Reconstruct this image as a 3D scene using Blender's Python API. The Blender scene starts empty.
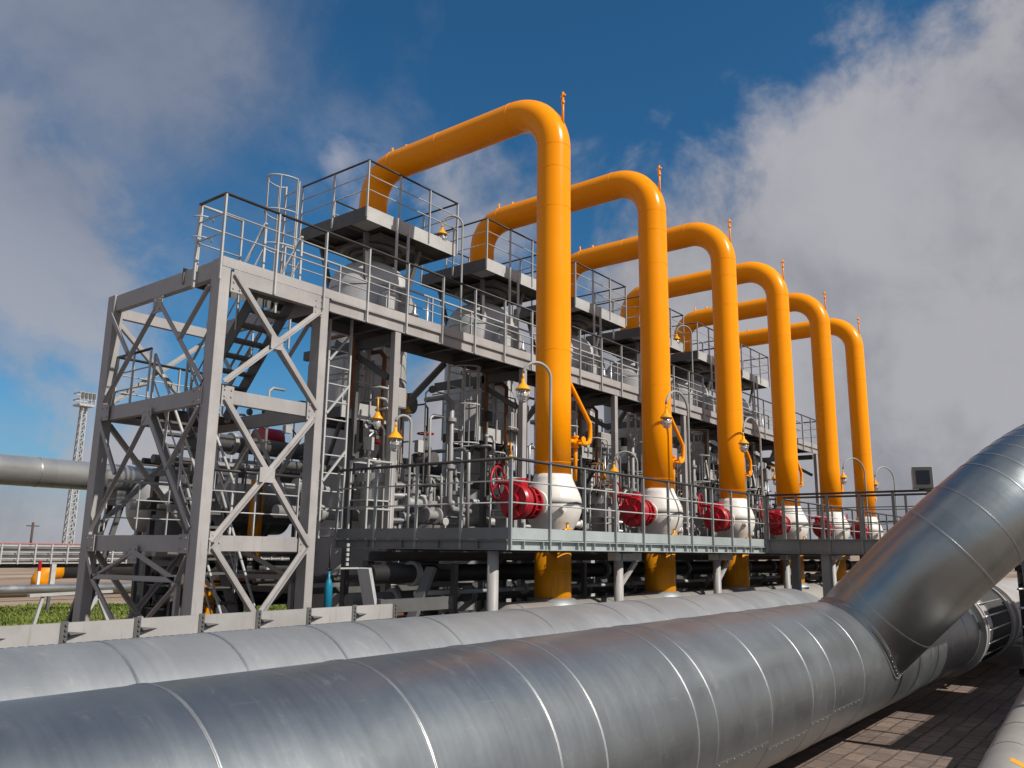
import bpy, math, random
from mathutils import Vector, Matrix, Euler
random.seed(7)
scene = bpy.context.scene
COL = scene.collection
ZG = 2.5                      # heights below are measured from the camera's eye; the ground lies at -2.5
GR = -2.5
V = Vector
pi = math.pi
# ------------------------------------------------------------------ materials
class NT:
    def __init__(s, name, world=False):
        if world:
            s.m = bpy.data.worlds.new(name); scene.world = s.m
        else:
            s.m = bpy.data.materials.new(name)
        s.m.use_nodes = True; s.t = s.m.node_tree; s.t.nodes.clear()
    def n(s, typ, ins=None, **kw):
        nd = s.t.nodes.new(typ)
        for k, v in kw.items(): setattr(nd, k, v)
        for k, v in (ins or {}).items():
            if isinstance(v, bpy.types.NodeSocket): s.t.links.new(v, nd.inputs[k])
            else: nd.inputs[k].default_value = v
        return nd
    def math(s, op, a, b=0.0, c=0.0, clamp=False):
        nd = s.n('ShaderNodeMath', {0: a, 1: b, 2: c}, operation=op); nd.use_clamp = clamp
        return nd.outputs[0]
    def ramp(s, v, lo, hi, a=0.0, b=1.0, smooth=True):
        nd = s.n('ShaderNodeMapRange', {0: v, 1: lo, 2: hi, 3: a, 4: b})
        nd.interpolation_type = 'SMOOTHSTEP' if smooth else 'LINEAR'; nd.clamp = True if not smooth else nd.clamp
        return nd.outputs[0]
    def mix(s, f, a, b, mode='MIX'):
        nd = s.n('ShaderNodeMix', data_type='RGBA', blend_type=mode)
        for i, v in ((0, f), (6, a), (7, b)):
            if isinstance(v, bpy.types.NodeSocket): s.t.links.new(v, nd.inputs[i])
            else: nd.inputs[i].default_value = v if i == 0 else (*v, 1) if len(v) == 3 else v
        return nd.outputs[2]
    def noise(s, vec, scale, detail=4, rough=.55, dist=0.0):
        return s.n('ShaderNodeTexNoise', {'Vector': vec, 'Scale': scale, 'Detail': detail, 'Roughness': rough, 'Distortion': dist}).outputs[0]
    def out(s, sh, disp=None):
        s.n('ShaderNodeOutputMaterial', {'Surface': sh})

def stretch(t, vec, sc):
    return t.n('ShaderNodeMapping', {'Vector': vec, 'Scale': sc}).outputs[0]

def paint(name, col, rough=.5, metal=0.0, spec=.5, var=.16, dirt=.35, dirtcol=(.16, .11, .07), scale=2.0, streak=True, bump=.15, thr=.58):
    """weathered paint: tonal clouding, rain streaks, grime and faint orange peel"""
    t = NT(name)
    geo = t.n('ShaderNodeNewGeometry').outputs['Position']
    rnd = t.n('ShaderNodeObjectInfo').outputs['Random']
    n1 = t.noise(geo, scale, 6, .6)
    tone = t.ramp(n1, .3, .7, 1 - var, 1 + var * .6, False)
    tone = t.math('MULTIPLY', tone, t.ramp(rnd, 0, 1, .94, 1.05, False))
    c = t.n('ShaderNodeVectorMath', {0: (*col[:3],), 'Scale': tone}, operation='SCALE').outputs[0]
    st = t.noise(stretch(t, geo, (14, 14, 1.2)), 1.6, 5, .65) if streak else n1
    dm = t.math('MULTIPLY', t.ramp(st, thr, thr + .2), dirt)
    c = t.mix(dm, c, dirtcol)
    fine = t.noise(geo, 60, 3, .6)
    r = t.math('ADD', t.ramp(n1, .3, .7, rough - .07, rough + .1, False), t.math('MULTIPLY', dm, .3))
    bm = t.n('ShaderNodeBump', {'Strength': bump, 'Distance': .004, 'Height': fine}).outputs[0]
    b = t.n('ShaderNodeBsdfPrincipled', {'Base Color': c, 'Roughness': r, 'Metallic': metal, 'Specular IOR Level': spec, 'Normal': bm})
    t.out(b.outputs[0]); return t.m

def cladding(name, base=(.345, .37, .38), rough=.38, dull=.5, panel=1.05, metal=.92):
    """galvanised sheet wrapped round a pipe; u runs along the pipe, v round it, both in metres"""
    t = NT(name)
    uv = t.n('ShaderNodeTexCoord').outputs['UV']
    sx = t.n('ShaderNodeSeparateXYZ', {0: uv}).outputs
    pid = t.math('FLOOR', t.math('MULTIPLY', sx[0], 1 / panel))
    w = t.n('ShaderNodeTexWhiteNoise', {'W': pid}, noise_dimensions='1D').outputs[0]
    streaks = t.noise(stretch(t, uv, (22, .9, 1)), 1.0, 4, .6)
    fine = t.noise(stretch(t, uv, (160, 3.0, 1)), 1.0, 3, .7)
    clouds = t.noise(stretch(t, uv, (1.4, 1.0, 1)), 1.4, 7, .62, .4)
    blot = t.noise(stretch(t, uv, (3, 1.6, 1)), 2.2, 6, .7, .8)
    tone = t.math('ADD', t.ramp(clouds, .3, .7, .90, 1.06, False), t.ramp(w, 0, 1, -.06, .06, False))
    tone = t.math('ADD', tone, t.ramp(streaks, .35, .68, -.010, .010, False))
    c = t.n('ShaderNodeVectorMath', {0: base, 'Scale': tone}, operation='SCALE').outputs[0]
    grime = t.math('MULTIPLY', t.ramp(blot, .56, .80), dull * .7)
    c = t.mix(grime, c, (.30, .27, .23))
    scr = t.ramp(t.noise(stretch(t, uv, (3, 60, 1)), 1.3, 2, .5, .3), .69, .74)
    c = t.mix(t.math('MULTIPLY', scr, .2), c, (.75, .77, .78))
    r = t.math('ADD', t.ramp(clouds, .3, .7, rough - .02, rough + .05, False), t.ramp(streaks, .3, .7, -.02, .03, False))
    r = t.math('ADD', r, t.math('MULTIPLY', grime, .25))
    m = t.math('SUBTRACT', metal, t.math('MULTIPLY', grime, .5))
    h = t.math('ADD', t.math('MULTIPLY', clouds, 1.0), t.math('MULTIPLY', fine, .03))
    h = t.math('ADD', h, t.math('MULTIPLY', streaks, .04))
    bm = t.n('ShaderNodeBump', {'Strength': .16, 'Distance': .008, 'Height': h}).outputs[0]
    b = t.n('ShaderNodeBsdfPrincipled', {'Base Color': c, 'Roughness': r, 'Metallic': m, 'Normal': bm})
    t.out(b.outputs[0]); return t.m

M = {}
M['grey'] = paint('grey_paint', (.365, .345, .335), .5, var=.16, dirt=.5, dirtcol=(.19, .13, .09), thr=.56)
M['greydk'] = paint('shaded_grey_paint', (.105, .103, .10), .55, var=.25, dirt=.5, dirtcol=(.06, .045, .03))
M['greysh'] = paint('shaded_side_grey', (.20, .20, .195), .55, var=.2, dirt=.4)  # grey darkened in the colour itself for side faces that lie in shade
M['plat'] = paint('blue_grey_paint', (.34, .375, .37), .5, var=.15, dirt=.5, dirtcol=(.14, .10, .07))
M['rail'] = paint('rail_paint', (.30, .315, .305), .5, var=.2, dirt=.3)
M['lrail'] = paint('light_rail_paint', (.44, .44, .43), .5, var=.15, dirt=.35)
M['top'] = paint('dark_handrail', (.045, .042, .04), .45, var=.2, dirt=.1)
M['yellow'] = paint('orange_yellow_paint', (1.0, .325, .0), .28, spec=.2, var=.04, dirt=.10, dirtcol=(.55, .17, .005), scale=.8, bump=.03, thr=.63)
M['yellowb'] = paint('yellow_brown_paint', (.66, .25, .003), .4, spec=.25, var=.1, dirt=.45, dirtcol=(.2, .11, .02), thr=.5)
M['white'] = paint('white_valve_paint', (.76, .72, .66), .42, var=.08, dirt=.45, dirtcol=(.30, .19, .10), scale=3, thr=.57)
M['red'] = paint('red_paint', (.40, .006, .016), .35, var=.15, dirt=.2, dirtcol=(.12, .01, .01))
M['shell'] = paint('vessel_shell', (.50, .495, .49), .5, metal=.1, var=.12, dirt=.35, dirtcol=(.24, .2, .17))
M['vessel'] = paint('vessel_cladding', (.34, .33, .325), .5, metal=.15, var=.2, dirt=.4, dirtcol=(.2, .17, .14))
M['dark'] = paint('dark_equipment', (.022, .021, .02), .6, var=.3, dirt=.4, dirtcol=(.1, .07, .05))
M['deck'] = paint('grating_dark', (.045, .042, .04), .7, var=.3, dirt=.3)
M['rust'] = paint('rusty_pipe_paint', (.20, .08, .03), .7, var=.3, dirt=.6, dirtcol=(.07, .03, .015))
M['steel'] = paint('bare_steel', (.52, .52, .52), .35, metal=.8, var=.2, dirt=.3)
M['pinkred'] = paint('faded_red_paint', (.38, .13, .12), .6)
M['brown'] = paint('dark_brown', (.07, .045, .035), .7)
M['seam'] = paint('seam_metal', (.40, .41, .415), .42, metal=.8, var=.15, dirt=.3)
M['cap'] = paint('lamp_cap_yellow', (.85, .38, .01), .4, var=.1, dirt=.2)
M['blue'] = paint('turquoise_paint', (.01, .20, .32), .35, var=.1, dirt=.2)
M['black'] = paint('black_paint', (.012, .012, .012), .5, var=.2, dirt=.1)
M['concrete'] = paint('concrete', (.30, .29, .27), .85, var=.2, dirt=.4, streak=False)
M['clad'] = cladding('galvanised_cladding')
M['cladb'] = cladding('branch_cladding', (.33, .36, .365), .30, .35, 1.1, .92)
M['clad2'] = cladding('dull_galvanised_cladding', (.42, .435, .44), .46, .7, 1.3, .7)
M['clad3'] = cladding('bright_cladding', (.66, .65, .62), .33, .2, 2.5, .72)
M['header'] = cladding('dusty_cladding', (.42, .39, .36), .5, .9, 1.6, .5)

def glass_mat():
    t = NT('lamp_glass')
    b = t.n('ShaderNodeBsdfPrincipled', {'Base Color': (.75, .75, .72, 1), 'Roughness': .12, 'Transmission Weight': .6, 'IOR': 1.45})
    t.out(b.outputs[0]); return t.m
M['glass'] = glass_mat()

def panel_mat():
    t = NT('screen_black')
    g = t.n('ShaderNodeNewGeometry').outputs['Position']
    n = t.noise(g, 9, 3)
    b = t.n('ShaderNodeBsdfPrincipled', {'Base Color': t.mix(n, (.006, .006, .008), (.02, .02, .024)), 'Roughness': .25})
    t.out(b.outputs[0]); return t.m
M['screen'] = panel_mat()

def paver_mat():
    t = NT('brick_pavers')
    g = t.n('ShaderNodeNewGeometry').outputs['Position']
    wob = t.n('ShaderNodeTexNoise', {'Vector': g, 'Scale': 1.1, 'Detail': 3}).outputs[1]
    v = t.n('ShaderNodeVectorMath', {0: wob, 'Scale': .09}, operation='SCALE').outputs[0]
    v = t.n('ShaderNodeVectorMath', {0: g, 1: v}, operation='ADD').outputs[0]
    b = t.n('ShaderNodeTexBrick', {'Vector': v, 'Color1': (.31, .22, .175, 1), 'Color2': (.13, .095, .08, 1), 'Mortar': (.06, .047, .04, 1), 'Scale': 1.0, 'Mortar Size': .017,
                                   'Mortar Smooth': .3, 'Bias': -.1, 'Brick Width': .44, 'Row Height': .24})
    n = t.noise(g, 1.3, 7, .65)
    n2 = t.noise(g, 16, 5, .7)
    c = t.mix(t.ramp(n, .45, .62), b.outputs[0], (.16, .12, .10), 'MIX')
    c = t.mix(t.ramp(n, .40, .66, .1, .8, False), b.outputs[0], c)
    c = t.mix(t.ramp(n2, .35, .7, 0, .6, False), c, (.12, .09, .075))
    sand = t.noise(g, 3.1, 5, .7)
    c = t.mix(t.ramp(sand, .50, .64, 0, .8), c, (.20, .155, .13))
    h = t.math('SUBTRACT', t.math('MULTIPLY', n2, .5), b.outputs[1])
    bm = t.n('ShaderNodeBump', {'Strength': .8, 'Distance': .02, 'Height': h}).outputs[0]
    s = t.n('ShaderNodeBsdfPrincipled', {'Base Color': c, 'Roughness': .85, 'Normal': bm})
    t.out(s.outputs[0]); return t.m

def soil_mat():
    t = NT('bare_soil')
    g = t.n('ShaderNodeNewGeometry').outputs['Position']
    n = t.noise(stretch(t, g, (.03, .16, 1)), 1.0, 8, .6)
    n2 = t.noise(g, 1.2, 8, .7)
    c = t.mix(t.ramp(n, .38, .62), (.24, .155, .10), (.40, .31, .235))
    c = t.mix(t.ramp(n2, .5, .75, 0, .6, False), c, (.12, .08, .055))
    g2 = t.noise(stretch(t, g, (.05, .12, 1)), 1.7, 5, .6)
    c = t.mix(t.ramp(g2, .6, .68, 0, .7), c, (.10, .13, .04))
    bm = t.n('ShaderNodeBump', {'Strength': .8, 'Distance': .05, 'Height': n2}).outputs[0]
    s = t.n('ShaderNodeBsdfPrincipled', {'Base Color': c, 'Roughness': .95, 'Normal': bm})
    t.out(s.outputs[0]); return t.m

def grass_mat():
    t = NT('grass_blades')
    g = t.n('ShaderNodeNewGeometry').outputs['Position']
    n = t.noise(g, .9, 6, .7)
    c = t.mix(t.ramp(n, .35, .65), (.07, .11, .012), (.17, .21, .03))
    s = t.n('ShaderNodeBsdfPrincipled', {'Base Color': c, 'Roughness': .8})
    t.out(s.outputs[0]); return t.m
M['paver'] = paver_mat(); M['soil'] = soil_mat(); M['grass'] = grass_mat()

# ------------------------------------------------------------------ mesh builder
def basis(d):
    d = d.normalized()
    a = V((0, 0, 1)) if abs(d.z) < .9 else V((1, 0, 0))
    x = d.cross(a).normalized(); y = x.cross(d).normalized()
    return x, y
WL = {}
class MB:
    def __init__(s): s.v = []; s.f = []; s.sm = []; s.uv = []
    def face(s, idx, smooth=False, uv=None): s.f.append(idx); s.sm.append(smooth); s.uv.append(uv)
    def hexa(s, p):
        b = len(s.v); s.v += [tuple(q) for q in p]
        for q in ((0, 3, 2, 1), (4, 5, 6, 7), (0, 1, 5, 4), (1, 2, 6, 5), (2, 3, 7, 6), (3, 0, 4, 7)): s.face(tuple(b + i for i in q))
        return s
    def box(s, x0, x1, y0, y1, z0, z1):
        return s.hexa([(x0, y0, z0), (x1, y0, z0), (x1, y1, z0), (x0, y1, z0), (x0, y0, z1), (x1, y0, z1), (x1, y1, z1), (x0, y1, z1)])
    def bar(s, a, b, w, h=None, roll=None):
        """rectangular bar from a to b; h is the upright size, w the sideways one"""
        a = V(a); b = V(b); h = h or w; x, y = basis(b - a)
        if roll: x, y = x * math.cos(roll) + y * math.sin(roll), y * math.cos(roll) - x * math.sin(roll)
        x = x * w / 2; y = y * h / 2
        return s.hexa([a - x - y, a + x - y, b + x - y, b - x - y, a - x + y, a + x + y, b + x + y, b - x + y])
    def angle(s, a, b, w, th=.012, up=1):
        """L-angle"""
        a = V(a); b = V(b); x, y = basis(b - a)
        s.bar(a, b, w, th)
        o = x * (w / 2 - th / 2) ; o2 = y * (w / 2 * up)
        s.bar(a + o + o2, b + o + o2, th, w - th * 1.2); return s
    def ibeam(s, a, b, h, w, th=.014, upv=None):
        a = V(a); b = V(b); x, y = basis(b - a)
        if upv is not None: y = V(upv).normalized(); x = (b - a).normalized().cross(y).normalized()
        def hx(ox, oy, ww, hh):
            X = x * ww / 2; Y = y * hh / 2; o = x * ox + y * oy
            s.hexa([a + o - X - Y, a + o + X - Y, b + o + X - Y, b + o - X - Y, a + o - X + Y, a + o + X + Y, b + o + X + Y, b + o - X + Y])
        hx(0, 0, th, h - 2 * th - .002); hx(0, h / 2 - th / 2, w, th); hx(0, -h / 2 + th / 2, w, th); return s
    def path(s, pts, r, n=12, caps=True, rr=None, u0=0.0, smooth=True):
        pts = [V(p) for p in pts]; m = len(pts); rings = []; T = []
        for i in range(m):
            if i == 0: t = pts[1] - pts[0]
            elif i == m - 1: t = pts[-1] - pts[-2]
            else: t = (pts[i] - pts[i - 1]).normalized() + (pts[i + 1] - pts[i]).normalized()
            T.append(t.normalized())
        x, y = basis(T[0]); L = u0; Ls = []
        for i in range(m):
            if i:
                q = T[i - 1].rotation_difference(T[i]); x = q @ x; y = q @ y; L += (pts[i] - pts[i - 1]).length
            Ls.append(L)
            k = 1.0
            if 0 < i < m - 1:
                c = (pts[i] - pts[i - 1]).normalized().dot((pts[i + 1] - pts[i]).normalized()); k = 1 / max(.5, math.sqrt((1 + c) / 2))
            R = rr[i] if rr else r
            if 0 < i < m - 1 and k > 1.0005:
                bn = (pts[i + 1] - pts[i]).normalized() - (pts[i] - pts[i - 1]).normalized(); bn.normalize()
            else: bn = None
            b = len(s.v); rings.append(b)
            for j in range(n):
                a = 2 * pi * j / n; o = (x * math.cos(a) + y * math.sin(a)) * R
                if bn is not None: o = o + bn * o.dot(bn) * (k - 1)
                s.v.append(tuple(pts[i] + o))
        for i in range(m - 1):
            for j in range(n):
                k2 = (j + 1) % n; C = 2 * pi * (r or 1)
                uv = [(Ls[i], C * j / n), (Ls[i], C * (j + 1) / n), (Ls[i + 1], C * (j + 1) / n), (Ls[i + 1], C * j / n)]
                s.face((rings[i] + j, rings[i] + k2, rings[i + 1] + k2, rings[i + 1] + j), smooth, uv)
        if caps:
            s.face(tuple(rings[0] + j for j in range(n))[::-1]); s.face(tuple(rings[-1] + j for j in range(n)))
        return s
    def tube(s, a, b, r, n=10, caps=True): return s.path([a, b], r, n, caps)
    def lathe(s, o, ax, prof, n=24, caps=True, sharp=False):
        """profile of (distance along axis, radius)"""
        o = V(o); ax = V(ax).normalized(); x, y = basis(ax); rings = []
        for (h, r) in prof:
            b = len(s.v); rings.append(b)
            for j in range(n):
                a = 2 * pi * j / n; s.v.append(tuple(o + ax * h + (x * math.cos(a) + y * math.sin(a)) * max(r, 1e-4)))
        for i in range(len(prof) - 1):
            dh = abs(prof[i + 1][0] - prof[i][0]); dr = abs(prof[i + 1][1] - prof[i][1])
            sm = (dh > 1e-5 and not sharp)
            if sharp or dh < 1e-5: # split rings so that shading stays crisp
                b1 = len(s.v); s.v += [s.v[rings[i] + j] for j in range(n)]
                b2 = len(s.v); s.v += [s.v[rings[i + 1] + j] for j in range(n)]
            else: b1, b2 = rings[i], rings[i + 1]
            C = 2 * pi * max(prof[i][1], prof[i + 1][1])
            for j in range(n):
                k2 = (j + 1) % n
                uv = [(prof[i][0], C * j / n), (prof[i][0], C * (j + 1) / n), (prof[i + 1][0], C * (j + 1) / n), (prof[i + 1][0], C * j / n)]
                s.face((b1 + j, b1 + k2, b2 + k2, b2 + j), dh > 1e-5, uv)
        if caps:
            s.face(tuple(rings[0] + j for j in range(n))[::-1]); s.face(tuple(rings[-1] + j for j in range(n)))
        return s
    def ring(s, o, ax, R, r, n=28, m=8, a0=0, a1=2 * pi):
        """torus or arc of a torus"""
        o = V(o); ax = V(ax).normalized(); x, y = basis(ax)
        full = abs(a1 - a0 - 2 * pi) < 1e-6
        pts = [o + (x * math.cos(a0 + (a1 - a0) * i / n) + y * math.sin(a0 + (a1 - a0) * i / n)) * R for i in range(n + 1)]
        return s.path(pts, r, m, not full)
    def build(s, name, mat, parent=None, bevel=0):
        me = bpy.data.meshes.new(name)
        off = WL.get(parent.name, V((0, 0, 0))) if parent else V((0, 0, 0))
        if parent is None:
            # a thing that is one mesh: origin at its base
            xs = [v[0] for v in s.v]; ys = [v[1] for v in s.v]; zs = [v[2] for v in s.v]
            off = V(((min(xs) + max(xs)) / 2, (min(ys) + max(ys)) / 2, min(zs)))
        me.from_pydata([(v[0] - off.x, v[1] - off.y, v[2] - off.z) for v in s.v], [], s.f)
        me.polygons.foreach_set('use_smooth', s.sm)
        uvl = me.uv_layers.new(name='UVMap'); flat = []
        for f, u in zip(s.f, s.uv):
            if u: 
                for q in u: flat += q
            else:
                for k in f: flat += (s.v[k][0] + s.v[k][1] * .7, s.v[k][2])
        uvl.data.foreach_set('uv', flat)
        me.update()
        o = bpy.data.objects.new(name, me); COL.objects.link(o); me.materials.append(mat)
        if parent: o.parent = parent; WL[o.name] = off
        else: o.location = (off.x, off.y, off.z + ZG); WL[o.name] = off
        if bevel:
            b = o.modifiers.new('edge', 'BEVEL'); b.width = bevel; b.segments = 2; b.limit_method = 'ANGLE'
        return o
def thing(name, label, cat, loc, group=None):
    o = bpy.data.objects.new(name, None); COL.objects.link(o); o.empty_display_size = .2
    o.location = (loc[0], loc[1], loc[2] + ZG); WL[o.name] = V(loc)
    o['label'] = label; o['category'] = cat
    if group: o['group'] = group
    return o
def tag(o, label, cat, group=None):
    o['label'] = label; o['category'] = cat
    if group: o['group'] = group
    return o
def struct(o, kind='structure'): o['kind'] = kind; return o
def copy_tree(o, parent=None):
    c = o.copy(); COL.objects.link(c)
    if parent: c.parent = parent
    for ch in o.children: copy_tree(ch, c)
    return c
def place(proto, loc, label, rz=0.0, s=1.0):
    c = copy_tree(proto); c.location = (loc[0], loc[1], loc[2] + ZG); c.rotation_euler[2] = rz; c.scale = (s, s, s)
    c['label'] = label; return c
def arc(c, u, v, R, a0, a1, n):
    c = V(c); u = V(u); v = V(v)
    return [c + u * (R * math.cos(a0 + (a1 - a0) * i / n)) + v * (R * math.sin(a0 + (a1 - a0) * i / n)) for i in range(n + 1)]

N6 = ['first', 'second', 'third', 'fourth', 'fifth', 'sixth']
XA, SP = 10.6, 3.44
YF, YB, ZT = 7.53, 12.05, 7.57

# ------------------------------------------------------------------ ground
def sheet(name, x0, x1, y0, y1, z, mat, nx=1, ny=1):
    b = MB()
    for i in range(nx + 1):
        for j in range(ny + 1): b.v.append((x0 + (x1 - x0) * i / nx, y0 + (y1 - y0) * j / ny, z))
    for i in range(nx):
        for j in range(ny):
            k = i * (ny + 1) + j; b.face((k, k + ny + 1, k + ny + 2, k + 1))
    return struct(b.build(name, mat))
sheet('ground', -3000, 3000, -3000, 3000, GR - .03, M['soil'])
sheet('pavement', -12, 60, -14, 19, GR, M['paver'])
b = MB()
rg = random.Random(3)
for k in range(60000):
    x = rg.uniform(2, 34); y = rg.uniform(20.5, 37) + 1.2 * math.sin(x * .9)
    if math.sin(x * .7) * math.cos(y * .9 + x * .3) + rg.uniform(-1, 1) < -.7: continue
    h = rg.uniform(.04, .12); a = rg.uniform(0, 2 * pi); w = .05
    dx, dy = math.cos(a) * w, math.sin(a) * w; lx, ly = rg.uniform(-.12, .12), rg.uniform(-.12, .12)
    i = len(b.v); b.v += [(x - dx, y - dy, GR - .03), (x + dx, y + dy, GR - .03), (x + lx, y + ly, GR + h)]
    b.face((i, i + 1, i + 2))
struct(b.build('grass', M['grass']), 'stuff')['label'] = 'bright green grass strip behind the stair tower'

# ------------------------------------------------------------------ foreground pipes
def rings_on(pts_dirs, R, mat, parent, name='seam_band', r=.005, w=.0):
    for (p, d) in pts_dirs:
        b = MB(); d = V(d).normalized()
        b.lathe(V(p) - d * .018, d, [(0, R + .001), (.003, R + r), (.008, R + r * .5), (.015, R + r * .5), (.018, R + r), (.021, R + .001)], 72, False)
        b.build(name, mat, parent)
MY, MZ, MR = 3.8, -1.415, .78
t = thing('insulated_pipeline', 'huge silver clad pipeline in front with a branch pipe rising from it at the right', 'pipeline', (11.95, MY, GR))
MB().path([(x, MY, MZ) for x in (-7, -2, 3, 8, 13, 18.2)], MR, 96, True).build('main_pipe', M['clad'], t)
SEAM = M['seam']
rings_on([((x, MY, MZ), (1, 0, 0)) for x in (-5.9, -4.6, -3.5, -2.3, -1.2, -.05, 1.05, 2.15, 3.33, 4.38, 4.88, 6.2, 6.55, 7.7, 8.8, 9.5, 10.6, 14.2, 15.6, 16.9)], MR, SEAM, t)
# branch leaving at 45 degrees up towards the viewer's side, then a segmented elbow turning along the row
BX = 12.10; BR_ = .66; d45 = V((0, -1, 1)).normalized(); R0 = 2.5; s0 = 1.5
P0 = V((BX, MY, MZ)); Pe = P0 + d45 * s0
cen = Pe + V((1, 0, 0)) * R0
K = 18
pts = [P0 + d45 * .15, P0 + d45 * .8, Pe]
elb = []
for k in range(K + 1):
    a = (pi / 2) * k / K
    # mitred gores: vertices on the outside of the arc between joints
    elb.append(cen - V((1, 0, 0)) * (R0 * math.cos(a)) + d45 * (R0 * math.sin(a)))
pts = [P0 + d45 * .15, P0 + d45 * .8] + elb + [elb[-1] + V((3.4, 0, 0))]
br = MB().path(pts, BR_, 96, True)
br.build('branch_pipe', M['cladb'], t)
dirs = []
for k, e in enumerate(elb):
    a = (pi / 2) * k / K
    dirs.append((e, V((1, 0, 0)) * math.sin(a) + d45 * math.cos(a)))
rings_on([(P0 + d45 * 1.02, d45), dirs[3], dirs[5]] + dirs[7:] + [(elb[-1] + V((1.2, 0, 0)), (1, 0, 0))], BR_, SEAM, t)
# saddle bead where branch meets the pipe
sad = []
for j in range(97):
    a = 2 * pi * j / 96
    e1 = V((1, 0, 0)); e2 = V((0, 1, 1)).normalized()
    x = BR_ * math.cos(a); y = BR_ * math.sin(a)
    sad.append(P0 + e1 * x + e2 * y + d45 * math.sqrt(max(MR * MR - y * y, 0)))
MB().path(sad, .02, 8, False).build('weld_saddle', SEAM, t)
fl = MB(); nn = 96
for j in range(nn + 1):
    a = 2 * pi * j / nn; x = BR_ * math.cos(a); y = BR_ * math.sin(a); q = P0 + e1 * x + e2 * y + d45 * math.sqrt(MR * MR - y * y)
    o = (e1 * x + e2 * y).normalized() * .007
    fl.v += [tuple(q + o), tuple(q + o + d45 * .09), tuple(q + o * .2 + d45 * .094)]
for j in range(nn):
    fl.face((3 * j, 3 * j + 3, 3 * j + 4, 3 * j + 1), True); fl.face((3 * j + 1, 3 * j + 4, 3 * j + 5, 3 * j + 2), False)
fl.build('flashing', M['cladb'], t)
rv = MB()
for j in range(0, 48):
    a = 2 * pi * j / 48; x = BR_ * math.cos(a); y = BR_ * math.sin(a); q = P0 + e1 * x + e2 * y + d45 * (math.sqrt(MR * MR - y * y) + .055)
    o = (e1 * x + e2 * y).normalized(); rv.lathe(q + o * .006, o, [(0, .011), (.006, .007), (.008, .001)], 7)
rv.build('rivet_row', SEAM, t)
# lengthwise lap seams with rivets, one per sheet
ls = MB(); rv = MB(); rx = random.Random(4)
xs2 = (-2.3, -1.2, -.05, 1.05, 2.15, 3.33, 4.38, 4.88, 6.2, 6.55, 7.7, 8.8, 9.5, 10.6)
for k in range(len(xs2) - 1):
    a = math.radians(rx.uniform(196, 214)); cy, sy = math.cos(a), math.sin(a)
    x0, x1 = xs2[k] + .02, xs2[k + 1] - .02
    p = V((0, MY + MR * cy, MZ + MR * sy)); n_ = V((0, cy, sy)); tt = V((0, -sy, cy))
    A = p + n_ * .003 - tt * .02; B = p + n_ * .003 + tt * .02 - n_ * .001
    ls.hexa([A - n_ * .006 + V((x0, 0, 0)), A - n_ * .006 + V((x1, 0, 0)), B - n_ * .006 + V((x1, 0, 0)), B - n_ * .006 + V((x0, 0, 0)), A + V((x0, 0, 0)), A + V((x1, 0, 0)), B + V((x1, 0, 0)), B + V((x0, 0, 0))])
    x = x0 + .06
    while x < x1: rv.lathe(p + n_ * .002 + V((x, 0, 0)), n_, [(0, .008), (.005, .005), (.006, .001)], 6); x += .15
ls.build('lap_seam', M['clad'], t); rv.build('rivet_row', SEAM, t)
# compensator with clamped rings beyond the branch
b = MB(); b.lathe((18.2, MY, MZ), (1, 0, 0), [(0, MR), (0, MR + .1), (.18, MR + .1), (.18, MR + .02), (.4, MR + .02), (.4, MR + .08), (.5, MR + .08), (.5, MR), (1.4, MR)], 64, True, True)
b.build('flange', M['grey'], t)
b = MB()
prof = []
for k in range(9):
    prof += [(19.6 + k * .22, MR - .05), (19.6 + k * .22 + .11, MR + .07)]
b.lathe((0, MY, MZ), (1, 0, 0), prof, 64); b.build('expansion_bellows', M['dark'], t)
b = MB(); b.lathe((21.5, MY, MZ), (1, 0, 0), [(0, MR), (0, MR + .12), (.3, MR + .12), (.3, MR + .03), (1.0, MR + .03), (1.0, MR + .1), (1.2, MR + .1), (1.2, MR), (9, MR)], 64, True, True)
b.build('flange', M['grey'], t)
b = MB()
for k in range(20):
    a = 2 * pi * k / 20
    b.tube((18.35, MY + (MR + .05) * math.cos(a), MZ + (MR + .05) * math.sin(a)), (21.6, MY + (MR + .05) * math.cos(a), MZ + (MR + .05) * math.sin(a)), .018, 6)
b.build('tie_rod', M['steel'], t)
for x in (-4, 1.5, 7.0, 23.5):
    b = MB(); b.box(x - .15, x + .15, MY - .75, MY + .75, GR, MZ - MR + .12); b.build('concrete_support', M['concrete'], t)

P2Y, P2Z, P2R = 5.58, -1.4, .78
t = thing('insulated_pipeline', 'dull silver pipeline lying directly behind the huge front one, half hidden by it', 'pipeline', (5, P2Y, GR))
e2 = arc((15.2, P2Y, P2Z - .9), (1, 0, 0), (0, 0, 1), .9, pi / 2, 0, 6)
MB().path([(-9, P2Y, P2Z), (-3, P2Y, P2Z), (3, P2Y, P2Z), (8, P2Y, P2Z)] + [(p.x, p.y, p.z) for p in e2], P2R, 80).build('pipe', M['clad2'], t)
rings_on([((x, P2Y, P2Z), (1, 0, 0)) for x in (-4.4, -2.9, -1.4, -.1, 1.35, 2.76, 3.54, 4.41, 4.9, 5.74, 7.2, 8.7, 9.6, 10.8, 12.4, 13.9)], P2R, SEAM, t)
for x in (-5, 1.1, 6.6, 13): MB().box(x - .15, x + .15, P2Y - .7, P2Y + .7, GR, P2Z - P2R + .12).build('concrete_support', M['concrete'], t)

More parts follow.
